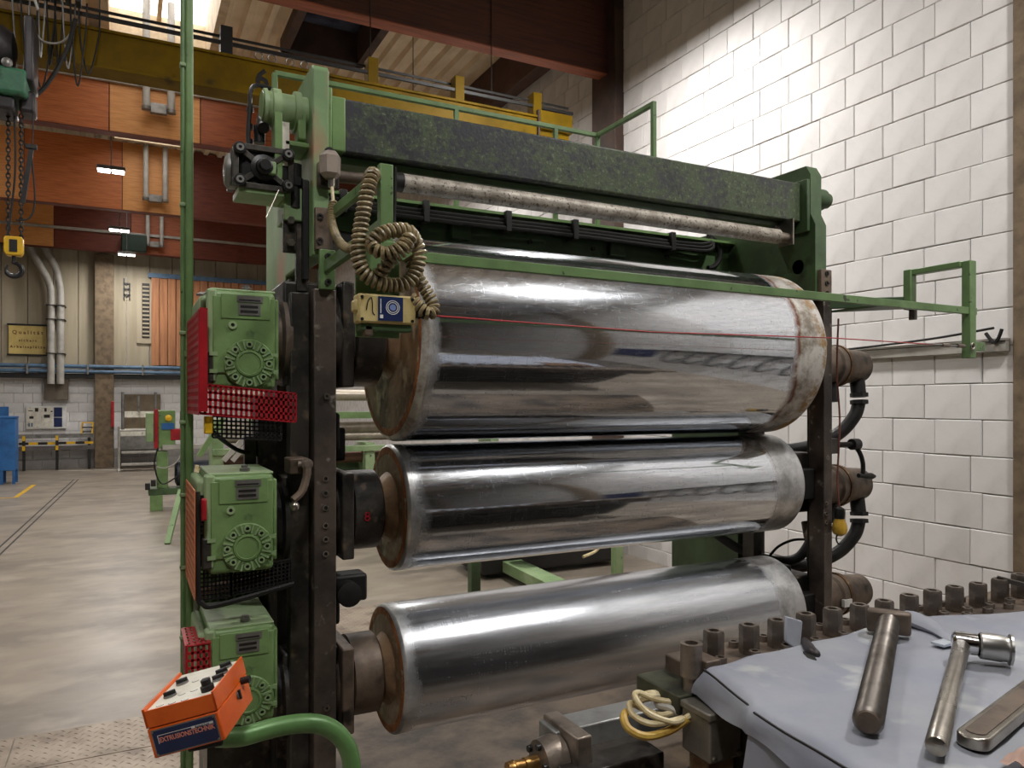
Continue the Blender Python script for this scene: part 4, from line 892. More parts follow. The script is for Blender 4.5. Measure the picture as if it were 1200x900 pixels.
# ------------------------------------------------------------------ gear motors and guards
def gear_motor(zt, zb, lab, first=None):
    r = thing('gear_motor', lab, 'gear motor', (.33, 2.75, zb), group='green gear motors driving the rollers')
    xa, xb, yf, yb = .236, .436, 2.55, 2.92
    H = zt - zb
    MB().bx(xa, xb, yf, yb, zb, zt).build('housing', GREEN, r, bevel=.016, seg=3)
    MB().bx(xa + .006, xb - .004, yf - .006, yf, zb + .05, zt - .02).build('front_plate', GREEN, r, bevel=.004)
    MB().bx(xa + .03, xb - .02, yf - .009, yf - .004, zt - .092, zt - .012).build('raised_panel', GREEN, r, bevel=.002)
    MB().bx(xa - .03, xa + .002, yf + .03, yb - .02, zb + .04, zt - .015).build('side_flange', GREENL, r, bevel=.012)
    MB().bx(xa - .012, xa + .02, yf - .003, yf + .05, zb + .02, zt + .002).build('corner_rib', GREENL, r, bevel=.008)
    MB().bx(xa + .0, xb + .0, yf + .01, yb - .02, zt - .004, zt + .006).build('top_cover', GREENL, r, bevel=.004)
    MB().bx(xb - .003, xb + .012, yf + .015, yb - .03, zb + .03, zt - .02).build('output_rib', GREEN, r, bevel=.005)
    MB().lathe((xa + .115, yf + .05, zt + .004), (0, 0, 1), [(0, .016), (.012, .016), (.014, .011), (.022, .011)], 6).build('vent_plug', ALU, r)
    for dz, h, dx in ((.027, .020, 0), (.060, .038, .004)):
        p = MB().bx(xa + .078 + dx, xa + .158 - dx * 2, yf - .0115, yf - .009, zt - dz - h / 2, zt - dz + h / 2).build('name_plate', ALU, r)
        for j in range(2 if h > .02 else 1):
            MB().bx(xa + .084 + dx, xa + .15 - dx * 2, yf - .0122, yf - .0115, zt - dz - h * .3 + j * h * .4, zt - dz - h * .3 + j * h * .4 + h * .22).build('plate_print', BLACKP, p)
    MB().ring((xa + .065, yf - .006, zt - .112), (0, -1, 0), .013, .006, .006, 16).build('oil_plug', GREENL, r)
    MB().cyl((xa + .065, yf - .0065, zt - .112), (xa + .065, yf - .009, zt - .112), .006, n=10).build('oil_plug_socket', BLACKP, r)
    cx, cz = xa + .115, zb + .082
    MB().lathe((cx, yf - .004, cz), (0, -1, 0), [(0, .078), (.006, .078), (.009, .075), (.009, .044), (.013, .042), (.014, .036), (.011, .034), (.011, .001)], 40, caps=False).build('round_cover', GREEN, r, sharp=25)
    for j in range(8):
        a = 2 * PI * j / 8 + PI / 2; ca, sa = math.cos(a), math.sin(a)
        MB().ring((cx + .061 * ca, yf - .012, cz + .061 * sa), (0, -1, 0), .011, .0058, .007, 12).build('cover_bolt', GREENL, r)
        MB().cyl((cx + .061 * ca, yf - .0125, cz + .061 * sa), (cx + .061 * ca, yf - .015, cz + .061 * sa), .006, n=8).build('cover_bolt_socket', BLACKP, r)  # black disc paints the dark of the bolt recess
        for da in (-.26, .26):
            ca2, sa2 = math.cos(a + da), math.sin(a + da)
            MB().bar((cx + .046 * ca2, yf - .014, cz + .046 * sa2), (cx + .076 * ca2, yf - .014, cz + .076 * sa2), .006, .007, up=(0, 1, 0)).build('cover_rib', GREENL, r)
    for s in (0, 1):
        for dz in (.05, .105): MB().bx((xa - .004, xb - .018)[s], (xa + .02, xb + .006)[s], yf - .008, yf, zb + dz, zb + dz + .012).build('edge_lug', GREENL, r)
    MB().bx(xa - .02, xa + .012, yf - .004, yf + .06, zb + .02, zb + .12).build('side_cap', DARK, r, bevel=.006)
    return r
g1 = gear_motor(2.058, 1.742, 'uppermost green gear motor, above the red perforated guard')
c = copy_tree(g1, None, (-.006, 0, -.592), 'middle green gear motor with the orange-edged guard at its left')
c = copy_tree(g1, None, (-.004, 0, -1.085), 'lowest green gear motor, partly behind the orange control box')

def side_guard(name, lab, x, y0, y1, z0, z1, m, front=None):
    r = thing(name, lab, 'guard', (x, (y0 + y1) / 2, z0))
    return r
GB = mat('black_perforated_sheet', sr(36, 34, 34), sr(24, 23, 23), rough=.5)
gd = thing('red_guard', 'red perforated guard wrapped under the uppermost gear motor', 'guard', (.25, 2.7, 1.64))
MB().grid(2.50, 2.92, 1.665, 1.98, 14, 13, .011, lambda a, b, d: (.196 - .004 * (a - 2.5) / .42 + d, a, b - (.0 if True else 0))).build('side_mesh', RED, gd)
MB().bx(.199, .222, 2.49, 2.502, 1.67, 1.99).build('solid_edge', RED, gd)
MB().grid(.20, .49, 1.665, 1.755, 19, 4, .0082, lambda a, b, d: (a, 2.50 + d, b - (a - .2) * .10)).build('front_mesh', RED, gd)
MB().grid(.24, .45, 1.588, 1.655, 15, 5, .0058, lambda a, b, d: (a, 2.53 + d, b - (a - .24) * .06)).build('black_mesh', GB, gd)
MB().bx(.215, .24, 2.52, 2.545, 1.60, 1.655).build('yellow_clip', YEL, gd, bevel=.004)
MB().bar((.20, 2.5, 2.03), (.215, 2.56, 2.045), .02, .006).build('top_tab', ALU, gd)
gd = thing('orange_edged_guard', 'black perforated guard with orange edge beside the middle gear motor', 'guard', (.25, 2.7, 1.04))
MB().grid(2.52, 2.9, 1.09, 1.42, 14, 13, .012, lambda a, b, d: (.186 + d, a, b)).build('side_mesh', ORSTR, gd)
MB().grid(.195, .30, 1.07, 1.40, 9, 24, .0058, lambda a, b, d: (a, 2.575 + d, b)).build('front_mesh', GB, gd)
MB().tube(bez([(.195, 2.53, 1.42), (.197, 2.53, 1.12), (.21, 2.53, 1.07), (.26, 2.53, 1.06), (.49, 2.53, 1.10)], 8), .009, 8).build('edge_tube', BLACK, gd)
MB().grid(.30, .49, 1.075, 1.15, 15, 6, .0082, lambda a, b, d: (a, 2.575 + d, b + (a - .3) * .12)).build('bottom_mesh', GB, gd)
MB().bx(.205, .222, 2.505, 2.53, 1.33, 1.40).build('red_corner', RED, gd, bevel=.006)
gd = thing('ribbed_red_guard', 'small red ribbed guard box beside the lowest gear motor', 'guard', (.2, 2.7, .8))
MB().grid(2.52, 2.72, .83, .945, 8, 6, .014, lambda a, b, d: (.165 + d, a, b)).build('side_mesh', RED, gd)
MB().grid(.165, .23, .83, .945, 4, 5, .008, lambda a, b, d: (a, 2.52 + d, b)).build('front_mesh', RED, gd)
MB().grid(.165, .23, 2.52, 2.72, 4, 6, .01, lambda a, b, d: (a, b, .945 + d)).build('top_mesh', RED, gd)
# drive motor lying behind, between the middle and the lowest gear motors
dm = thing('drive_motor', 'green drive motor with terminal box behind the lowest gear motor', 'motor', (.3, 3.2, .9))
MB().lathe((.225, 3.25, .97), (1, 0, 0), [(0, .09), (.02, .115), (.30, .115), (.32, .09)], 28).build('motor_body', GREEND, dm)
for i in range(9): MB().ring((.255 + i * .03, 3.25, .97), (1, 0, 0), .125, .11, .008, 28).build('cooling_fin', GREEN, dm)
MB().bx(.27, .42, 3.12, 3.28, 1.06, 1.14).build('terminal_box', GUNM, dm, bevel=.008)
MB().tube(bez([(.30, 3.12, 1.12), (.38, 3.05, 1.10), (.44, 3.02, 1.14), (.50, 3.0, 1.10)], 8), .014, 8).build('cable', BLACK, dm)
MB().bx(.27, .5, 3.05, 3.4, .0, .85).build('motor_plinth', DARK, dm)
MB().tube(bez([(.23, 2.95, 1.0), (.30, 2.9, 1.03), (.42, 2.88, 1.04), (.5, 2.86, 1.08)], 8), .02, 8).build('rusty_pipe', RUST, dm)

# ================================================================== TRIP RAIL, SWITCH, COILED CABLES
YR = 2.1
tr_ = thing('trip_rail', 'long green safety rail with end bracket in front of the large roller', 'rail', (2.1, 2.3, 1.9))
zl = 2.125
MB().bar((.655, YR, 2.128), (3.47, YR, 2.115), .02, .032).build('rail_bar', GREENR, tr_, bevel=.002)
MB().bx(3.408, 3.455, 2.085, 2.125, 1.90, 2.345).build('end_post', GREENR, tr_, bevel=.003)
MB().bx(3.395, 3.44, 2.125, 2.40, 2.318, 2.345).build('top_bar', GREENR, tr_, bevel=.003)
MB().bx(3.385, 3.43, 2.36, 2.40, 2.15, 2.345).build('drop_bar', GREENR, tr_, bevel=.003)
MB().bx(3.40, 3.42, 2.35, 2.38, 2.10, 2.15).build('drop_end', DARK, tr_)
MB().bar((3.40, 2.39, 2.19), (3.19, 2.68, 2.20), .02, .05).build('bracket_plate', GREEND, tr_, bevel=.003)
MB().prism([(3.19, 2.66), (3.19, 2.40), (3.40, 2.36), (3.40, 2.40)], 'z', 2.155, 2.165).build('bracket_gusset', GREEND, tr_)
MB().bx(3.455, 3.53, 2.09, 2.11, 1.935, 1.975).build('wire_lug', GREENR, tr_, bevel=.002)
MB().bx(.60, .655, 2.64, 2.664, 2.095, 2.235).build('mounting_plate', GREENR, tr_, bevel=.003)
for z in (2.12, 2.21): MB().ring((.628, 2.64, z), (0, -1, 0), .012, .005, .008, 12).build('bolt', BLACKP, tr_)
MB().bar((.625, 2.645, 2.175), (.655, 2.09, 2.205), .022, .042).build('lower_arm', GREENR, tr_, bevel=.003)
MB().bx(.645, .685, 2.085, 2.115, 2.10, 2.385).build('upright', GREENR, tr_, bevel=.003)
MB().bar((.667, 2.1, 2.37), (.64, 2.655, 2.36), .02, .035).build('upper_arm', GREENR, tr_, bevel=.003)
p0, p1 = (0.568, 2.060, 2.016), (0.578, 2.060, 1.888)
MB().bx(.572, .70, 2.075, 2.085, p1[2] - .005, 2.16).build('switch_plate', GREENR, tr_, bevel=.002)

sw = thing('pull_wire_switch', 'dirty beige pull-wire switch with blue label hanging before the large roller', 'switch', (.66, 2.04, 1.9))
a, b = (0.564, 2.020, 1.999), (0.731, 2.020, 1.918)
xa, xb, zt, zb = a[0], b[0], a[2], b[2]
MB().bx(xa, xb, 2.02, 2.075, zb, zt).build('housing', BEIGESW, sw, bevel=.006)
MB().bx(xa - .008, xa + .01, 2.03, 2.07, zb + .03, zb + .065).build('side_cap', BEIGESW, sw, bevel=.006)
MB().bx(xa + .01, xb - .01, 2.03, 2.075, zb - .02, zb).build('green_bracket', GREEND, sw, bevel=.003)
MB().bx(xa + .02, xa + .045, 2.03, 2.06, zb - .035, zb - .005).build('cable_gland', BROWNST, sw, bevel=.004)
lx0, lx1, lz0, lz1 = xa + .055, xa + .127, zb + .008, zt - .006
lb = MB().bx(lx0, lx1, 2.0175, 2.02, lz0, lz1).build('blue_label', NAVY, sw)
cxl, czl = (lx0 + lx1) / 2 + .006, (lz0 + lz1) / 2 + .004
for rr_ in (.02, .015): MB().ring((cxl, 2.0175, czl), (0, -1, 0), rr_, rr_ - .002, .0006, 28).build('printed_ring', WHITE, lb)
MB().cyl((cxl, 2.0175, czl), (cxl, 2.0168, czl), .009, n=20).build('printed_disc', mat('pale_blue_print', sr(120, 140, 190), rough=.5), lb)
MB().bx(lx0 + .005, lx0 + .014, 2.0168, 2.0175, lz0 + .006, lz0 + .016).build('printed_square', WHITE, lb)
MB().bx(lx0 + .006, lx0 + .0085, 2.0168, 2.0175, lz0 + .02, lz0 + .06).build('printed_line', WHITE, lb)
MB().tube(bez([(xa + .022, 2.0195, zb + .035), (xa + .027, 2.0195, zb + .06), (xa + .036, 2.0195, zb + .07), (xa + .039, 2.0195, zb + .055), (xa + .04, 2.0195, zb + .03), (xa + .046, 2.0195, zb + .022)], 4), .0018, 5).build('painted_mark', BLACKP, sw)
for u in (xa + .01, xb - .012):
    for w in (zb + .01, zt - .01): MB().cyl((u, 2.021, w), (u, 2.017, w), .0045, n=10).build('screw', GUNM, sw)
MB().lathe((xb, 2.045, (zt + zb) / 2 + .004), (1, 0, 0), [(0, .024), (.008, .024), (.009, .019), (.018, .025), (.02, .019), (.03, .024), (.034, .01), (.05, .008)], 20).build('rubber_bellows', BLACK, sw)
MB().torus((xb + .055, 2.045, (zt + zb) / 2), (0, 1, 0), .010, .003, 14, 6).build('eye_ring', ALU, sw)
zw = (zt + zb) / 2 - .008
tw = thing('trip_wire', 'thin red pull wire stretched in front of the large chrome roller', 'wire', (2.1, 2.05, 1.93))
MB().tube([(xb + .06, 2.045, zw), (1.6, 2.06, zw - .012), (2.5, 2.08, 1.955), (3.30, 2.095, 1.952)], .0024, 6).build('wire', mat('red_wire', sr(190, 60, 64), rough=.4), tw)
MB().cyl((3.10, 2.093, 1.954), (3.36, 2.096, 1.952), .004, n=8).build('turnbuckle_rod', ALU, tw)
for x in (3.22, 3.33): MB().cyl((x, 2.095, 1.953), (x + .05, 2.095, 1.953), .009, n=8).build('turnbuckle', BOLTM, tw)
MB().torus((3.42, 2.08, 1.953), (0, 1, 0), .014, .004, 14, 6).build('hook_eye', STEEL, tw)
wl = thing('wall_cable', 'thin dark cable sagging along the trunk on the white block wall', 'cable', (4.9, 3.2, 2.06))
MB().tube(bez([(4.90, 6.8, 2.12), (4.90, 5.2, 2.06), (4.905, 4.0, 2.10), (4.905, 3.3, 2.13), (4.905, 2.85, 2.17)], 8), .008, 6).build('cable', BLACK, wl)
MB().tube(bez([(4.905, 2.9, 2.14), (4.9, 2.85, 2.08), (4.9, 2.82, 2.10), (4.905, 2.8, 2.16)], 6), .012, 6).build('cable_joint', BLACK, wl)

cc = thing('coiled_cable', 'thick tan coiled cable looped and knotted above the pull-wire switch', 'cable', (.62, 2.03, 2.05))
P = lambda x, y, yy=2.03: (lambda t: t)(PXY(x, y, yy))
def PXY(x, y, yy):                                    # a point of the cable's hanging plane, measured across and down from the arm tip
    return (.64 + (x - 445) * .00262 * (1 + (yy - 2.03) * .4), yy, 2.21 - (y - 262) * .00247)
pa = [P(451, 200, 2.16), P(444, 203, 2.12), P(434, 212, 2.05), P(427, 230), P(422, 258), P(418, 285), P(417, 305), P(422, 323), P(436, 333), P(455, 336), P(471, 331), P(481, 316), P(485, 299), P(480, 284), P(468, 276, 2.0), P(452, 277, 1.99), P(436, 283, 1.99), P(427, 293, 2.0)]
MB().tube(helix(pa, .0165, .0152, 9), .0066, 6).build('coil', COIL, cc)
pb = [P(427, 293, 2.0), P(430, 302, 1.98), P(441, 305, 1.97), P(455, 298, 1.96), P(466, 284, 1.96), P(462, 296, 1.98), P(450, 308, 1.99), P(442, 318, 2.0), P(438, 326, 2.02)]
MB().tube(helix(pb, .0145, .0152, 9), .0064, 6).build('coil_knot', COIL, cc)
pc = [P(476, 300, 2.06), P(484, 318, 2.06), P(492, 334, 2.05), P(500, 350, 2.04), P(501, 362, 2.03), P(492, 366, 2.02), P(482, 356, 2.03), P(474, 345, 2.04)]
MB().tube(helix(pc, .0145, .0145, 9), .0062, 6).build('coil_tail', COIL, cc)
MB().tube([(.692, 2.09, 2.38), (.694, 2.1, 2.28), (.69, 2.1, 2.2)], .006, 6).build('cable_end', BLACK, cc)
c2 = thing('thin_coiled_cable', 'thin tan coiled cable dropping from the grey connector to the bracket arm', 'cable', (.63, 2.45, 2.3))
q0 = (0.632, 2.620, 2.468)
MB().cyl((q0[0] + .003, 2.62, q0[2] + .012), (q0[0] + .005, 2.60, q0[2] - .075), .006, n=8).build('straight_lead', CABLE, c2)
pd = [(q0[0] + .005, 2.60, q0[2] - .075), (0.625, 2.580, 2.333), (0.622, 2.520, 2.271), (0.622, 2.440, 2.219), (0.620, 2.340, 2.184), (0.620, 2.240, 2.166)]
MB().tube(helix(pd, .0108, .0105, 9), .0046, 6).build('coil', COIL, c2)

# ================================================================== GREEN POST AND ORANGE CONTROL BOX
po = thing('green_post', 'tall green steel post standing left of the gear motors', 'post', (.19, 2.95, 0))
MB().bx(.186, .214, 2.93, 2.97, 0, 5.48).build('post_tube', GREEN, po, bevel=.008, seg=3)
MB().cyl((.178, 2.935, 0.02), (.178, 2.935, 5.4), .0075, n=10).build('side_conduit', GREENR, po)
for z in (.35, .6, .85, 1.1, 1.36, 1.62, 1.94, 2.4, 2.9): MB().bx(.168, .188, 2.922, 2.95, z, z + .014).build('clip', GREENL, po, bevel=.003)
MB().bx(.183, .217, 2.926, 2.974, 1.86, 1.885).build('collar', GREEN, po, bevel=.003)
MB().bx(.09, .29, 2.85, 3.05, 0, .015).build('foot_plate', GREEND, po)

RB = Matrix(((.8851, .404, -.2311), (-.3973, .9144, .077), (.2425, .0237, .9699))).to_4x4()
MBX = Matrix.Translation((.1592, 1.95, .9698)) @ RB
W, D, Hh = .1624, .2207, .1112
ob = thing('control_box', 'orange enamel control box with white switch panel on a green pipe arm', 'control box', (.16, 1.95, .90))
def obx(name, m, x0, x1, y0, y1, z0, z1, par=ob, **k): return MB().bx(x0, x1, y0, y1, z0, z1).xf(MBX).build(name, m, par, **k)
w2, d2, h2 = W / 2, D / 2, Hh / 2
obx('lower_housing', ORANGE, -w2, w2, -d2, d2, -h2, h2 - .043, bevel=.003)
obx('upper_housing', ORANGE, -w2 + .001, w2 - .001, -d2 + .001, d2 - .001, h2 - .041, h2 - .006, bevel=.003)
obx('front_lip', ORANGE, -w2, w2, -d2, -d2 + .004, h2 - .04, h2 - .001)
obx('side_lip', ORANGE, w2 - .004, w2, -d2, d2, h2 - .04, h2 + .004)
obx('side_lip', ORANGE, -w2, -w2 + .006, -d2, d2, h2 - .04, h2 + .004)
pn = obx('white_panel', CREAM, -w2 + .007, w2 - .005, -d2 + .006, d2 - .004, h2 - .006, h2 - .003)
def knob(x, y, black=False):
    if black:
        MB().lathe((x, y, h2 - .003), (0, 0, 1), [(0, .015), (.012, .015), (.014, .011), (.026, .011), (.028, .008)], 20).xf(MBX).build('push_button', BLACK, pn)
        return
    MB().cyl((x, y, h2 - .003), (x, y, h2 + .001), .015, n=20).xf(MBX).build('switch_base', ALU, pn)
    m2 = MB().bar((x - .012, y - .006, h2 + .005), (x + .012, y + .006, h2 + .005), .008, .010); m2.xf(MBX).build('rotary_knob', GUNM, pn, bevel=.002)
knob(-.045, .035); knob(-.045, -.04); knob(.05, .075); knob(.055, .03); knob(.06, -.01); knob(.055, -.07, True)
for (x, y) in ((-.01, .03), (.015, .035), (-.015, -.045), (.012, -.04), (-.05, -.085), (-.02, -.09), (.01, -.092)):
    MB().torus((x, y, h2 - .0028), (0, 0, 1), .009, .0007, 14, 4, .3, PI - .3).xf(MBX).build('printed_arc', BLACKP, pn)
lbp = obx('label_plate', ALU, -w2 + .008, w2 - .008, -d2 - .0015, -d2, -h2 + .004, h2 - .047)
obx('label_field', NAVY, -w2 + .0105, w2 - .0105, -d2 - .0022, -d2 - .0015, -h2 + .0065, h2 - .0495, par=lbp)
def lab_frame(x, z): return MBX @ Matrix.Translation((x, -d2 - .0024, z)) @ Matrix.Rotation(PI / 2, 4, 'X')
text('EXTRUSIONSTECHNIK', .0155, lab_frame(.004, -.0172), SALMON, lbp, depth=.0003, sx=.80, bold=.0004)
obx('label_bar', WHITE, .016, .066, -d2 - .0027, -d2 - .0022, -.0095, -.0045, par=lbp)
text('Battenfeld', .0062, lab_frame(.041, -.0072) @ Matrix.Translation((0, 0, .0008)), NAVY, lbp, depth=.0003, sx=1.3)
obx('label_rule', WHITE, -.060, .016, -d2 - .0027, -d2 - .0022, -.0062, -.0050, par=lbp)
obx('label_rule', WHITE, -.061, -.0598, -d2 - .0027, -d2 - .0022, -.0245, -.0050, par=lbp)
for u in (-w2 + .012, w2 - .012):
    for w in (-h2 + .008, h2 - .051): MB().cyl((u, -d2 - .0015, w), (u, -d2 - .0035, w), .0022, n=10).xf(MBX).build('plate_screw', STEEL, lbp)
MB().cyl((w2, .02, -.005), (w2 + .004, .02, -.005), .009, n=16).xf(MBX).build('side_lock', ALU, ob)
MB().bar((w2 + .006, .02, -.016), (w2 + .006, .02, .006), .006, .006).xf(MBX).build('lock_latch', BLACK, ob)
MB().cyl((w2, .065, .012), (w2 + .022, .065, .012), .009, n=12).xf(MBX).build('cable_gland', BLACK, ob)
obx('underside_bracket', BLACK, -.02, .05, -.03, .07, -h2 - .02, -h2, bevel=.004)
ha = thing('pipe_arm', 'bent green pipe arm with worn bright top carrying the orange control box', 'arm', (.4, 2.0, 0))
PIPEM = mat('worn_green_pipe', sr(104, 146, 88), sr(84, 120, 72), rough=.35, sc=5, c3=sr(170, 164, 152), sc3=6, th3=(.57, .63), metal=.2)
hp_ = [(.20, 2.0, .865), (0.258, 2.000, 0.855), (0.335, 2.000, 0.861), (0.404, 2.000, 0.859), (0.462, 2.000, 0.843), (0.507, 2.000, 0.806), (0.535, 2.000, 0.750), (0.542, 2.000, 0.677), (0.542, 2.000, 0.574)]
MB().tube(bez(hp_ + [(.545, 2.0, .3), (.545, 2.0, .0)], 8), .0245, 16).build('pipe', PIPEM, ha)
MB().cyl((.545, 2.0, 0), (.545, 2.0, .02), .07, n=20).build('floor_flange', GREEND, ha)
MB().bx(.13, .21, 1.95, 2.03, .86, .90).build('clamp', BLACK, ha, bevel=.006)

# ================================================================== RIGHT SIDE OF THE STACK
for i, (z, lab) in enumerate(((1.90, 'upper brown rotary coupling with hose, behind the largest roller end'), (1.235, 'middle brown rotary coupling beside the right crank'), (.632, 'lowest brown rotary coupling, without a hose'))):
    ru = thing('rotary_coupling', lab, 'coupling', (3.5, YC, z), group='rotary couplings at the right roller ends')
    prof = [(0, .125), (.10, .12), (.11, .105), (.24, .10), (.25, .112), (.33, .112), (.34, .098), (.42, .094), (.50, .088), (.53, .06), (.535, .02)]
    MB().lathe((3.21, YC, z), (1, 0, 0), prof, 32).build('body', BROWNST, ru, sharp=30)
    for x in (3.30, 3.50): MB().ring((x, YC, z), (1, 0, 0), .118, .10, .018, 28).build('collar_ring', RUST if x > 3.4 else DARK, ru)
    if i < 2:
        MB().cyl((3.66, YC - .02, z - .05), (3.655, YC - .04, z - .17), .04, n=16).build('elbow', BLACK, ru)
        for dz in (.15, .19): MB().cyl((3.655, YC - .04, z - dz), (3.654, YC - .042, z - dz - .022), .048, n=6).build('hose_nut', BLACK, ru)
        MB().tube(bez([(3.655, YC - .04, z - .2), (3.63, YC - .03, z - .28), (3.56, YC + .02, z - .38), (3.44, YC + .1, z - .45), (3.30, YC + .2, z - .48)], 8), .036, 14).build('black_hose', BLACK, ru)
        MB().cyl((3.46, YC - .02, z - .1), (3.455, YC - .03, z - .2), .028, n=12).build('drain_stub', BLACK, ru)
    else:
        MB().bx(3.44, 3.5, YC - .12, YC - .10, z - .04, z + .0).build('paper_tag', WHITE, ru)
def crank(name, lab, p, sgn, m):
    c = thing(name, lab, 'crank', p)
    return c
ck = thing('hand_crank', 'thin dark hand crank sticking out right of the column before the wall', 'crank', (3.4, 2.75, 1.4))
zk = 1.7 + (471 - 522) / 880 * 3.9
MB().bx(3.2, 3.32, 2.72, 2.80, zk - .045, zk + .035).build('shaft_block', DARK, ck, bevel=.005)
MB().cyl((3.32, 2.75, zk), (3.45, 2.73, zk), .014, n=12).build('shaft', BLACK, ck)
MB().lathe((3.43, 2.73, zk), (1, 0, 0), [(0, .03), (.05, .03), (.055, .018)], 18).build('hub', GUNM, ck)
MB().tube(bez([(3.46, 2.73, zk - .01), (3.485, 2.72, zk - .05), (3.50, 2.715, zk - .10), (3.495, 2.71, zk - .155)], 6), .012, 8).build('crank_arm', GUNM, ck)
MB().lathe((3.46, 2.71, zk - .165), (1, 0, -.08), [(0, .012), (.03, .012), (.05, .016), (.10, .018), (.13, .008)], 12).build('grip', BLACK, ck)
cl = thing('lever_crank', 'worn steel lever crank with round knob left of the front column', 'crank', (.55, 2.62, 1.3))
k0, k1 = (0.548, 2.600, 1.487), (0.500, 2.560, 1.350)
MB().bx(k0[0] - .055, k0[0] + .01, 2.62, 2.72, k0[2] - .035, k0[2] + .02).build('shaft_block', BROWNST, cl, bevel=.005)
MB().cyl((k0[0] - .03, 2.61, k0[2]), (k0[0], 2.61, k0[2]), .012, n=12).build('shaft', BOLTM, cl)
MB().lathe((k0[0], 2.615, k0[2]), (0, -1, 0), [(0, .02), (.018, .02), (.02, .012), (.026, .012)], 20).build('hub', BOLTM, cl)
MB().tube(bez([(k0[0], 2.605, k0[2]), (k0[0] - .002, 2.60, k0[2] - .04), (k0[0] - .02, 2.59, k0[2] - .09), (k1[0] - .004, 2.58, k1[2] + .02)], 6), [.015] * 6 + [.014] * 6 + [.013] * 7, 8).build('lever_arm', BROWNST, cl)
MB().sphere((k1[0], 2.57, k1[2]), .017, 16, 10).build('knob', STEEL, cl)
yb_ = thing('inspection_lamp', 'yellow bulb-shaped hanging lamp on a red cord by the right column', 'lamp', (3.3, 2.62, 1.0))
q = (3.205, 2.620, 1.101)
MB().lathe((q[0], 2.62, q[2] + .01), (0, 0, -1), [(-.035, .018), (-.01, .02), (0, .022), (.03, .034), (.055, .038), (.075, .032), (.088, .012)], 20).build('yellow_body', mat('amber_plastic', sr(206, 166, 62), sr(176, 136, 44), rough=.3, sc=10), yb_)
MB().lathe((q[0], 2.62, q[2] + .01), (0, 0, 1), [(0, .024), (.03, .026), (.05, .022), (.06, .008)], 16).build('grey_cap', GUNM, yb_)
MB().tube(bez([(q[0], 2.62, q[2] + .06), (q[0] - .005, 2.63, 1.3), (q[0] + .0, 2.62, 1.6), (q[0] - .02, 2.62, 1.85), (q[0] - .01, 2.62, 2.12)], 8), .005, 6).build('red_cord', mat('red_brown_cord', sr(120, 70, 62), rough=.5), yb_)
MB().torus((q[0] + .005, 2.62, q[2] - .09), (0, 1, 0), .03, .004, 20, 6, PI * .2, PI * 1.3).build('cage_hook', BLACK, yb_)
ph = thing('hose_bundle', 'black hoses looping between the right columns below the middle roller', 'hose', (3.1, 2.95, .8))
MB().tube(bez([(2.9, 3.3, 1.02), (3.0, 3.15, .90), (3.12, 3.0, .84), (3.22, 2.9, .86), (3.28, 2.85, .98)], 8), .026, 12).build('hose', BLACK, ph)
MB().tube(bez([(3.05, 2.95, .86), (3.07, 2.9, .93), (3.12, 2.85, .97), (3.2, 2.84, .97)], 8), .007, 6).build('thin_cable', BLACK, ph)
MB().bx(3.02, 3.12, 2.85, 2.97, .70, .84).build('valve_block', BLACK, ph, bevel=.008)
MB().bx(3.0, 3.2, 2.82, 3.0, .68, .70).build('shelf_plate', DARK, ph, bevel=.003)
MB().tube(bez([(3.28, 2.9, 1.05), (3.26, 2.85, .9), (3.24, 2.82, .78), (3.25, 2.8, .66)], 8), .024, 10).build('brown_hose', BROWNST, ph)
MB().bx(3.0, 3.06, 3.0, 3.08, 0.3, 1.02).build('post', DARK, ph)

# ================================================================== EXTRUSION DIE WITH ITS BLANKET AND TOOLS
die = thing('extrusion_die', 'brown steel extrusion die with a row of hexagonal adjusting bolts', 'die', (1.8, .9, 0))
MB().bx(1.075, 3.2, 1.18, 1.345, 1.085, 1.135).build('die_lip', BROWNST, die, bevel=.004)
MB().bx(1.06, 1.10, 1.19, 1.27, 1.135, 1.165).build('end_lug', BROWNST, die, bevel=.003)
MB().bx(1.0, 1.13, 1.205, 1.35, 1.06, 1.10).build('end_block', mat('greenish_steel', sr(86, 88, 70), sr(60, 60, 50), rough=.45, metal=.4, sc=10), die, bevel=.004)
MB().bx(1.09, 3.2, .3, 1.18, .86, 1.12).build('die_body', DARK, die, bevel=.01)
MB().bx(1.2, 3.1, .35, 1.1, .12, .86).build('carriage', BLACK, die, bevel=.02)
for x in (1.35, 2.9):
    for y in (.45, 1.0): MB().cyl((x - .03, y, .06), (x + .03, y, .06), .06, n=20).build('wheel', GUNM, die)
xs_ = [1.144, 1.246, 1.337, 1.426, 1.52, 1.614, 1.709, 1.806, 1.90, 1.995, 2.097, 2.2, 2.3, 2.4, 2.5]
hexa = MB().lathe((1.144, 1.262, 1.135), (0, 0, 1), [(0, .021), (.003, .0225), (.060, .0225), (.065, .0205), (.065, .012), (.052, .012), (.052, .001)], 6, ph=.2, caps=False).build('adjusting_bolt', BOLTM, die)
for i, x in enumerate(xs_[1:]):
    o = dup(hexa, die, (x - 1.144, random.uniform(-.002, .002), random.uniform(-.003, .002))); 
MB().lathe((1.047, 1.222, 1.10), (0, 0, 1), [(0, .017), (.03, .017), (.03, .023), (.098, .023), (.098, .014), (.08, .014), (.08, .001)], 20, caps=False).build('round_bolt', BOLTM, die)
sk = MB().lathe((1.10, 1.21, 1.135), (0, 0, 1), [(0, .0125), (.014, .0125), (.014, .007), (.006, .007), (.006, .001)], 14, caps=False).build('socket_screw', BOLTM, die)
x = 1.10; k = 0
while x < 2.5:
    for (dx, y, dz) in ((0, 1.205, .0), (.03, 1.222, .006), (.05, 1.31, 0.)):
        if k or dx: dup(sk, die, (x + dx - 1.10, y - 1.21 + random.uniform(-.004, .004), dz))
    x += .095; k += 1
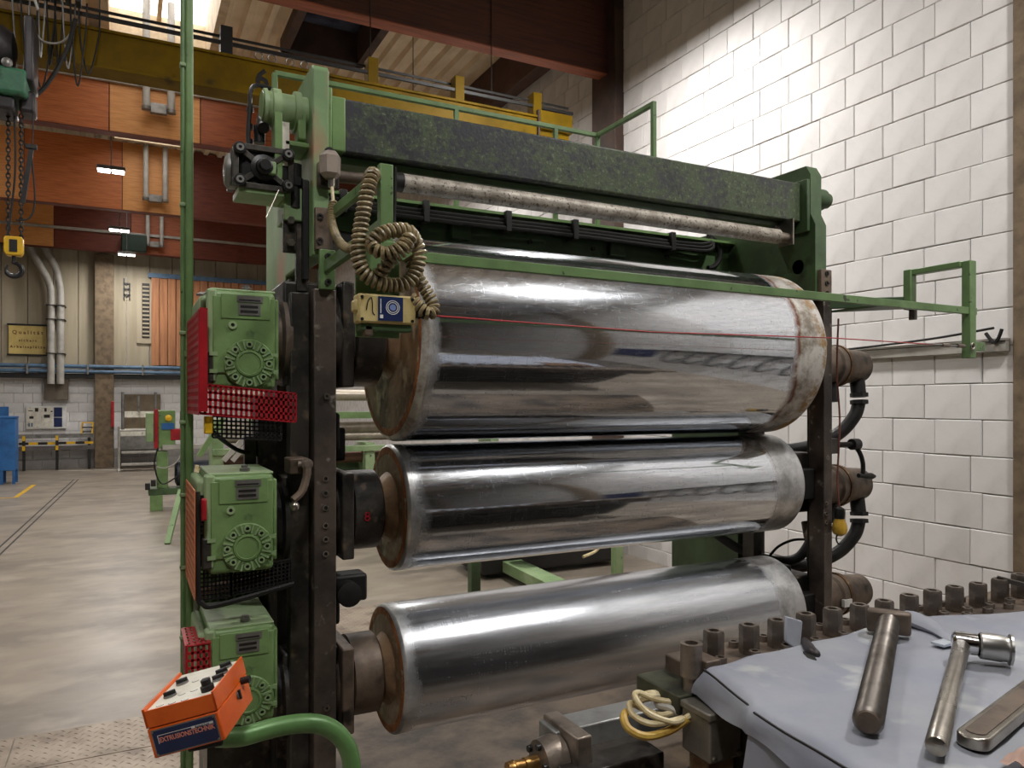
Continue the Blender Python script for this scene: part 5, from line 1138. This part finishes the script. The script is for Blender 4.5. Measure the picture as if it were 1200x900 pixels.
MB().bar((2.20, 1.27, 1.20), (2.34, 1.05, 1.15), .014, .012).build('thin_rod', DARK, die)
MB().prism([(2.30, 1.13), (2.30, 1.165), (2.36, 1.19), (2.6, 1.19), (2.6, 1.13)], 'y', 1.02, 1.22).build('wooden_wedge', RUST, die, bevel=.004)

bl = thing('insulation_blanket', 'grey quilted insulation blanket covering the top of the extrusion die', 'blanket', (1.7, .8, 1.1))
def smooth(a, b, t): t = max(0, min(1, (t - a) / (b - a))); return t * t * (3 - 2 * t)
def wav(x, y): return .004 * math.sin(x * 9.1 + y * 4) + .003 * math.sin(y * 17 - x * 6 + 1) + .0022 * math.sin(x * 31 + y * 23) + .0018 * math.sin(x * 14 - y * 37)
def yback(x): return 1.188 + (.035 * smooth(1.05, 1.32, x)) + .012 * smooth(1.5, 1.7, x) - .10 * smooth(1.75, 2.15, x)
def quilt(name, xl, y0f, y1f, zt, drop, nx=70, ny=34, edge=.028):
    vs = []; fs = []; X1 = 2.75
    for i in range(nx + 1):
        u = i / nx
        for j in range(ny + 1):
            v = j / ny
            y0, y1 = y0f(0), 0
            yy = v
            xx = u
            # unrolled skirt: first and last rows hang down
            xs0 = None
            t = u * (X1 - 0) ; vs.append((u, v))
    out = []
    # columns: 4 skirt columns, then the top
    cols = [(-3, 0), (-2, 0), (-1, 0)] + [(0, i / (nx - 6)) for i in range(nx - 5)]
    rows = [(0, j / (ny - 5)) for j in range(ny - 4)] + [(1, 1), (2, 1), (3, 1)]
    for (sc_, u) in cols:
        for (sr_, v) in rows:
            uu = u ** 1.5 if sc_ == 0 else 0
            # y at this x, x at this y (left edge leans)
            ya = y0f(0); xl0 = xl(ya + v * (1.18 - ya))
            x = xl0 + uu * (X1 - xl0); y = ya + v * (y1f(x) - ya); z = zt + wav(x, y)
            e = min(1, (x - xl0) / edge) if sc_ == 0 else 0
            e2 = min(1, (y1f(x) - y) / edge) if sr_ == 0 else 0
            z -= .014 * (1 - e) ** 2 + .012 * (1 - e2) ** 2
            if sc_: x -= .004 * (-sc_) ** .7 + .003 * math.sin(y * 34 + sc_); z = zt - .016 - drop * (-sc_) / 3 + .006 * math.sin(y * 21)
            if sr_: y += .008 * sr_ ** .7 + .003 * math.sin(x * 30); z = min(z, zt - .014 - (.035 if name == 'quilt' else .02) * sr_ / 3)
            out.append((x, y, z))
    m = len(rows); n = len(cols); fs = [(i * m + j, (i + 1) * m + j, (i + 1) * m + j + 1, i * m + j + 1) for i in range(n - 1) for j in range(m - 1)]
    return MB().add(out, fs).build(name, TARP, bl, sharp=70)
xlB = lambda y: 1.0 + (y - 1.008) * .23
xlF = lambda y: .962 + (y - .756) * .11
xlA = lambda y: xlF(y) + (xlB(y) - xlF(y)) * smooth(.995, 1.012, y)
quilt('quilt', xlA, lambda x: .30, yback, 1.158, .038, 80, 90)
MB().tube([(xlB(y) + .003, y, 1.1475 + wav(xlB(y), y)) for y in [1.0 + .02 * k for k in range(10)]], .0024, 5).build('seam', BLACKP, bl)
MB().tube([(xlF(y) + .003, y, 1.1475 + wav(xlF(y), y)) for y in [.31 + .04 * k for k in range(18)]], .0024, 5).build('seam', BLACKP, bl)
sk2 = []
for i in range(26):
    y = .3 + i * .028
    for zz, dx in ((1.13, .002), (1.05, -.012 + .005 * math.sin(i * .9)), (.97, -.008 + .006 * math.sin(i * .7))): sk2.append((xlF(y) + dx, y, zz + .004 * math.sin(i)))
MB().add(sk2, [(i * 3 + j, i * 3 + 3 + j, i * 3 + 4 + j, i * 3 + 1 + j) for i in range(25) for j in range(2)]).build('hanging_skirt', TARP, bl, sharp=70)
q0, q1, q2, q3 = (1.323, 1.225, 1.217), (1.366, 1.215, 1.202), (1.341, 1.200, 1.137), (1.307, 1.210, 1.166)
MB().add([q0, q1, q2, q3, (q0[0], q0[1] + .008, q0[2]), (q1[0], q1[1] + .008, q1[2]), (q2[0], q2[1] + .008, q2[2]), (q3[0], q3[1] + .008, q3[2])],
         [(0, 1, 2, 3), (7, 6, 5, 4), (0, 4, 5, 1), (1, 5, 6, 2), (2, 6, 7, 3), (3, 7, 4, 0)]).build('upright_flap', TARP, bl, bevel=.003)
MB().tube(bez([(1.373, 1.217, 1.158), (1.323, 1.156, 1.160), (1.315, 1.127, 1.159)], 6), [.007, .008, .010, .011, .012, .012, .012, .012, .011, .010, .009, .007, .004], 10).build('rolled_corner', HOISTB, bl)
MB().prism([tuple((1.306, 1.162, 1.161)[:2]), tuple((1.274, 1.118, 1.161)[:2]), tuple((1.288, 1.110, 1.161)[:2]), tuple((1.330, 1.162, 1.161)[:2])], 'z', 1.1535, 1.1585).build('slit_dark_patch', BLACKP, bl)  # black patch paints the dark inside the slit
fold = [(1.726, 1.211, 1.168), (1.692, 1.140, 1.172), (1.665, 1.087, 1.170), (1.632, 1.042, 1.166)]
MB().tube(bez(fold, 6), [.03, .032, .034, .034, .033, .031, .03, .028, .026, .024, .022, .02, .018, .016, .014, .012, .01, .008, .006], 10).xf(Matrix.Translation((0, 0, 1.168)) @ Matrix.Diagonal((1, 1, .45, 1)) @ Matrix.Translation((0, 0, -1.168))).build('folded_edge', TARP, bl)
a = (1.623, 1.044, 1.167)
MB().box((a[0], a[1], 1.166), (.07, .03, .005)).build('silver_tape', mat('silver_tape', sr(206, 214, 224), rough=.3, metal=.4, sc=20, bump=.3), bl)

ZT = 1.172
td = thing('threaded_rod', 'thick threaded T-bolt lying on the grey blanket', 'bolt', (1.4, 1.05, 1.165))
r0, r1 = Vector((1.558, 1.141, 1.190)), Vector((1.051, 0.806, 1.190))
dr = (r0 - r1).normalized(); Lr = (r0 - r1).length
prof = [(0, .019), (.004, .0225)]; t = .006
while t < Lr: prof += [(t, .0238), (t + .0065, .0196), (t + .013, .0238)]; t += .013
MB().lathe(r1, dr, prof + [(Lr + .01, .021)], 20).build('threaded_shank', mat('thread_steel', sr(128, 122, 116), sr(96, 90, 84), rough=.38, metal=.85, sc=14, bump=.08), td, sharp=20)
MB().lathe(r1 - dr * .0005, -dr, [(0, .019), (.002, .0165), (.002, .001)], 20, caps=False).build('rod_end', BROWNST, td)
side = dr.cross(Vector((0, 0, 1))).normalized(); hc = r0 + dr * .02
MB().bar(hc - dr * .016, hc + dr * .016, .092, .052).build('tee_head', BROWNST, td, bevel=.006)

so_ = thing('socket_wrench', 'chrome socket wrench with round handle lying on the grey blanket', 'wrench', (1.4, .9, 1.165))
h0, h1 = Vector((1.566, 0.974, 1.195)), Vector((1.071, 0.706, 1.186))
dh = (h0 - h1).normalized(); Lh = (h0 - h1).length
MB().lathe(h1, dh, [(0, .010), (.002, .0145), (.006, .016), (Lh * .6, .0155), (Lh, .0165), (Lh + .008, .012)], 24).build('handle', STEEL, so_)
e0, e1 = Vector((1.541, 0.969, 1.200)), Vector((1.602, 0.895, 1.195))
de = (e1 - e0).normalized(); Le = (e1 - e0).length
MB().lathe(e0 - de * .01, de, [(0, .016), (.005, .021), (.02, .022), (.045, .022), (.05, .017), (Le * .42, .017)], 24).build('drive_head', CHROME, so_)
MB().lathe(e0 + de * Le * .40, de, [(0, .024), (.003, .027), (.04, .027), (.043, .0255), (.05, .0255), (.053, .031), (Le * .6, .031), (Le * .6, .024), (Le * .6 - .03, .022), (Le * .6 - .03, .001)], 28, caps=False).build('socket', mat('satin_socket_steel', sr(200, 198, 194), sr(176, 174, 170), rough=.3, metal=.95, sc=8), so_, sharp=30)
sp = thing('flat_spanner', 'flat chrome spanner with recessed handle at the lower right corner of the blanket', 'spanner', (1.4, .7, 1.165))
s0, s1 = Vector((1.150, 0.705, 1.175)), Vector((1.478, 0.782, 1.175))
ds = (s1 - s0).normalized(); ns = Vector((-ds.y, ds.x, 0)); hw = .0235; Ls = .36
def ctr(t, w, z): v = s0 + ds * t + ns * w; return (v.x, v.y, z)
out_ = [(.012 - .012 * math.cos(a), hw * math.sin(a)) for a in [-PI / 2 + PI * k / 10 for k in range(11)]]
out_ = [(.02 - .02 * math.cos(PI * k / 10 - PI / 2), hw * math.sin(PI * k / 10 - PI / 2)) for k in range(11)]
poly = [(s0 + ds * a + ns * b) for a, b in out_] + [s0 + ds * Ls + ns * hw, s0 + ds * Ls - ns * hw]
MB().prism([(v.x, v.y) for v in poly], 'z', 1.166, 1.186).build('handle', STEEL, sp, bevel=.003)
poly2 = [(s0 + ds * (.03 + (a - .02) * .6) + ns * b * .62) for a, b in out_] + [s0 + ds * (Ls - .03) + ns * hw * .62, s0 + ds * (Ls - .03) - ns * hw * .62]
MB().prism([(v.x, v.y) for v in poly2], 'z', 1.1861, 1.1872).build('recess_panel', BROWNST, sp)
rg = thing('cloth_rag', 'crumpled pinkish rag at the bottom right corner of the blanket', 'rag', (1.25, .66, 1.165))
vs = []; fs = []; c = Vector((1.161, 0.650, 1.170))
for i in range(16):
    for j in range(12):
        x = (i / 15 - .5) * .12; y = (j / 11 - .5) * .06; vs.append((c.x + .05 + x, c.y - .02 + y, 1.166 + max(0, .008 + .007 * math.sin(i * .8 + j * .5) + .006 * math.sin(j * 1.1 - i * .4))))
MB().add(vs, [(i * 12 + j, (i + 1) * 12 + j, (i + 1) * 12 + j + 1, i * 12 + j + 1) for i in range(15) for j in range(11)]).build('cloth', mat('pink_rag', sr(176, 146, 132), sr(140, 110, 100), rough=.8, sc=20), rg, sharp=80)

# ================================================================== IN FRONT OF THE LOWER ROLLER
jb = thing('junction_box', 'dull tin junction box with gland at the left end of the die', 'junction box', (1.0, 1.15, .95))
t0, t1, t2, t3 = Vector((1.007, 1.207, 1.090)), Vector((1.097, 1.201, 1.090)), Vector((1.080, 1.122, 1.090)), Vector((1.005, 1.119, 1.090))
jx0, jx1, jy0, jy1 = (t0.x + t3.x) / 2, (t1.x + t2.x) / 2, (t2.y + t3.y) / 2, (t0.y + t1.y) / 2
MB().bx(jx0, jx1, jy0, jy1, .995, 1.09).build('box', TINBOX, jb, bevel=.004)
MB().bx(jx0 - .003, jx1 + .003, jy0 - .003, jy1 + .003, 1.078, 1.094).build('lid', TINBOX, jb, bevel=.004)
for x in (jx0 + .01, jx1 - .01): MB().cyl((x, jy0, 1.005), (x, jy0 - .006, 1.005), .005, n=10).build('screw', STEEL, jb)
MB().lathe((jx1, jy0 + .03, 1.035), (1, 0, 0), [(0, .014), (.012, .014), (.013, .011), (.022, .011), (.023, .014), (.034, .014), (.036, .009)], 12).build('gland', ALU, jb)
MB().tube([(jx1 + .03, jy0 + .03, 1.035), (jx1 + .07, jy0 + .035, 1.045), (jx1 + .13, jy0 + .04, 1.05)], .007, 8).build('lead', CABLE, jb)
MB().bx(jx0 + .01, jx1 - .005, jy0 + .015, jy1 - .01, .45, .995).build('support', RUST, jb, bevel=.004)
MB().bx(jx0 + .0, jx1 + .25, jy0 + .01, jy1 - .01, .40, .45).build('support_foot', DARK, jb)
cbn = thing('cable_bundle', 'cream and yellow cables looping out of the junction box', 'cable', (.95, 1.25, .98))
zc_ = .99
loops = [([(1.022, 1.220, 1.077), (0.980, 1.250, 1.082), (0.947, 1.270, 1.095), (0.925, 1.250, 1.095), (0.935, 1.220, 1.073), (0.975, 1.190, 1.059), (1.011, 1.180, 1.070)], .0062, CABLE),
         ([(1.027, 1.220, 1.066), (0.975, 1.230, 1.058), (0.941, 1.250, 1.071), (0.918, 1.260, 1.082), (0.912, 1.240, 1.066), (0.938, 1.210, 1.055), (0.997, 1.190, 1.062)], .0062, CABLE),
         ([(1.002, 1.180, 1.065), (0.973, 1.200, 1.039), (0.923, 1.210, 1.033), (0.896, 1.230, 1.044), (0.896, 1.250, 1.059), (0.909, 1.260, 1.066)], .0085, CABLEY),
         ([(1.036, 1.220, 1.086), (1.024, 1.260, 1.075), (0.992, 1.280, 1.078), (0.978, 1.300, 1.068)], .011, CABLE),
         ([(1.014, 1.210, 1.058), (0.997, 1.230, 1.068), (0.984, 1.250, 1.070), (0.996, 1.270, 1.075)], .008, PIPEG),
         ([(1.054, 1.300, 1.065), (1.058, 1.320, 1.069), (1.094, 1.340, 1.068)], .007, CABLEY)]
for pts, r_, m in loops: MB().tube(bez(pts, 8), r_, 8).build('cable', m, cbn)
MB().bx(.80, 1.04, 1.30, 1.42, .90, .94).build('cable_tray', DARK, cbn, bevel=.004)
ar = thing('adjusting_arm', 'grey steel bar with clamp and brass fitting before the lower roller', 'arm', (.9, 1.45, .8))
b0, b1 = (0.823, 1.440, 0.986), (1.180, 1.440, 0.966)
MB().bx(b0[0], 1.3, 1.40, 1.475, b0[2] - .055, b0[2]).build('bar', mat('grey_scratched_bar', sr(160, 160, 158), sr(122, 122, 120), rough=.4, metal=.5, sc=9, bump=.06), ar, bevel=.004)
MB().prism([(1.33, b0[2] + .012), (1.475, b0[2] + .012), (1.475, b0[2] - .16), (1.40, b0[2] - .16), (1.37, b0[2] - .06), (1.33, b0[2] - .05)], 'x', b0[0] + .012, b0[0] + .05).build('clamp_block', BOLTM, ar, bevel=.004)
MB().lathe((b0[0] - .045, 1.40, b0[2] - .055), (1, 0, 0), [(0, .02), (.005, .045), (.03, .05), (.055, .05)], 24).build('flange', BOLTM, ar, sharp=30)
for k in range(5):
    a = 2 * PI * k / 5 + .5; MB().cyl((b0[0] - .05, 1.40 + .036 * math.cos(a), b0[2] - .055 + .036 * math.sin(a)), (b0[0] - .02, 1.40 + .036 * math.cos(a), b0[2] - .055 + .036 * math.sin(a)), .0075, n=10).build('flange_screw', GUNM, ar)
MB().lathe((b0[0] - .045, 1.40, b0[2] - .055), (-1, 0, 0), [(0, .017), (.03, .017), (.032, .014), (.055, .018), (.058, .016), (.07, .016), (.07, .010)], 12).build('brass_fitting', BRASS, ar)
MB().bx(b0[0] + .05, 1.25, 1.36, 1.40, b0[2] - .36, b0[2] - .15).build('dark_block', BLACK, ar, bevel=.01)  # black block stands for the dark gap beneath the bar
MB().bx(b0[0] + .04, b0[0] + .10, 1.42, 1.48, .0, b0[2] - .1).build('stand', DARK, ar, bevel=.004)
for k, (px_, py_) in enumerate(((730, 872), (748, 880), (766, 868), (785, 884), (705, 890), (800, 892))):
    u = Vector((.92 + .05 * k, 1.30 - .012 * k, .88 - .006 * k)); v = u + Vector((.03 * (-1) ** k, -.05, -.08))
    MB().tube(bez([u, (u + v) / 2 + Vector((.02, .01, .02)), v], 5), .010 + .003 * (k % 2), 8).build('small_pipe', BOLTM if k % 2 else BLACK, ar)
    MB().cyl(u, u + Vector((.02, -.012, -.006)), .015, n=6).build('pipe_nut', GUNM if k % 3 else BRASS, ar)

# ------------------------------------------------------------------ unseen things added beside and behind the viewer for the rollers to mirror
rk = thing('added_hose_rack', 'unseen row of dark hoses on the block wall, added for the rollers to mirror', 'hose rack', (4.9, .2, .6))  # hoses put in for the dark arcs in the roller reflections
for k in range(6):
    y = .75 - k * .34
    MB().tube(bez([(4.9, y, 1.62), (4.86, y - .06, 1.3), (4.84, y - .03, .95), (4.86, y + .08, .7), (4.9, y + .14, 1.0)], 7), .026, 10).build('hose', BLACK, rk)
MB().bx(4.86, 4.97, -1.3, 1.0, 1.6, 1.66).build('rack_rail', DARK, rk)
MB().bx(4.94, 4.985, -2.05, -1.35, .95, 1.62).build('added_dark_board', NAVY, label='unseen dark blue board on the block wall, added for the rollers to mirror', cat='board')  # board put in as a dark patch for the rollers to reflect

ex = thing('extruder', 'unseen grey and green extruder barrel behind the viewer, added for the rollers to mirror', 'extruder', (1.9, -2.2, 0))  # machine put in out of view to darken the roller reflections
MB().lathe((1.9, .28, 1.02), (0, -1, 0), [(0, .14), (.06, .2), (.12, .2), (.14, .14), (2.4, .14), (2.42, .24), (2.5, .24)], 28).build('barrel', ALU, ex, sharp=30)
for k in range(6): MB().ring((1.9, .05 - k * .36, 1.02), (0, -1, 0), .19, .14, .28, 28).build('heater_band', TINBOX, ex)
MB().bx(1.35, 2.45, -4.6, -2.2, .05, 1.5).build('gear_case', GREEND, ex, bevel=.03)
MB().bx(1.4, 2.4, -2.2, .1, .05, .62).build('base_frame', GREEND, ex, bevel=.02)
MB().lathe((1.9, -2.6, 1.5), (0, 0, 1), [(0, .12), (.25, .14), (.7, .45), (.95, .45)], 24).build('hopper', ALU, ex)
ec = thing('added_switch_cabinet', 'unseen tall dark grey switch cabinet behind the viewer, added for the rollers to mirror', 'cabinet', (0, -5.5, 0))  # cabinet put in out of view as a dark shape in the reflections
MB().bx(-1.6, .9, -6.2, -5.5, .05, 2.1).build('body', HOISTB, ec, bevel=.01)
for k in range(3): MB().bx(-1.58 + k * .83, -.78 + k * .83, -5.5, -5.475, .1, 2.05).build('door', HOISTB, ec, bevel=.006)
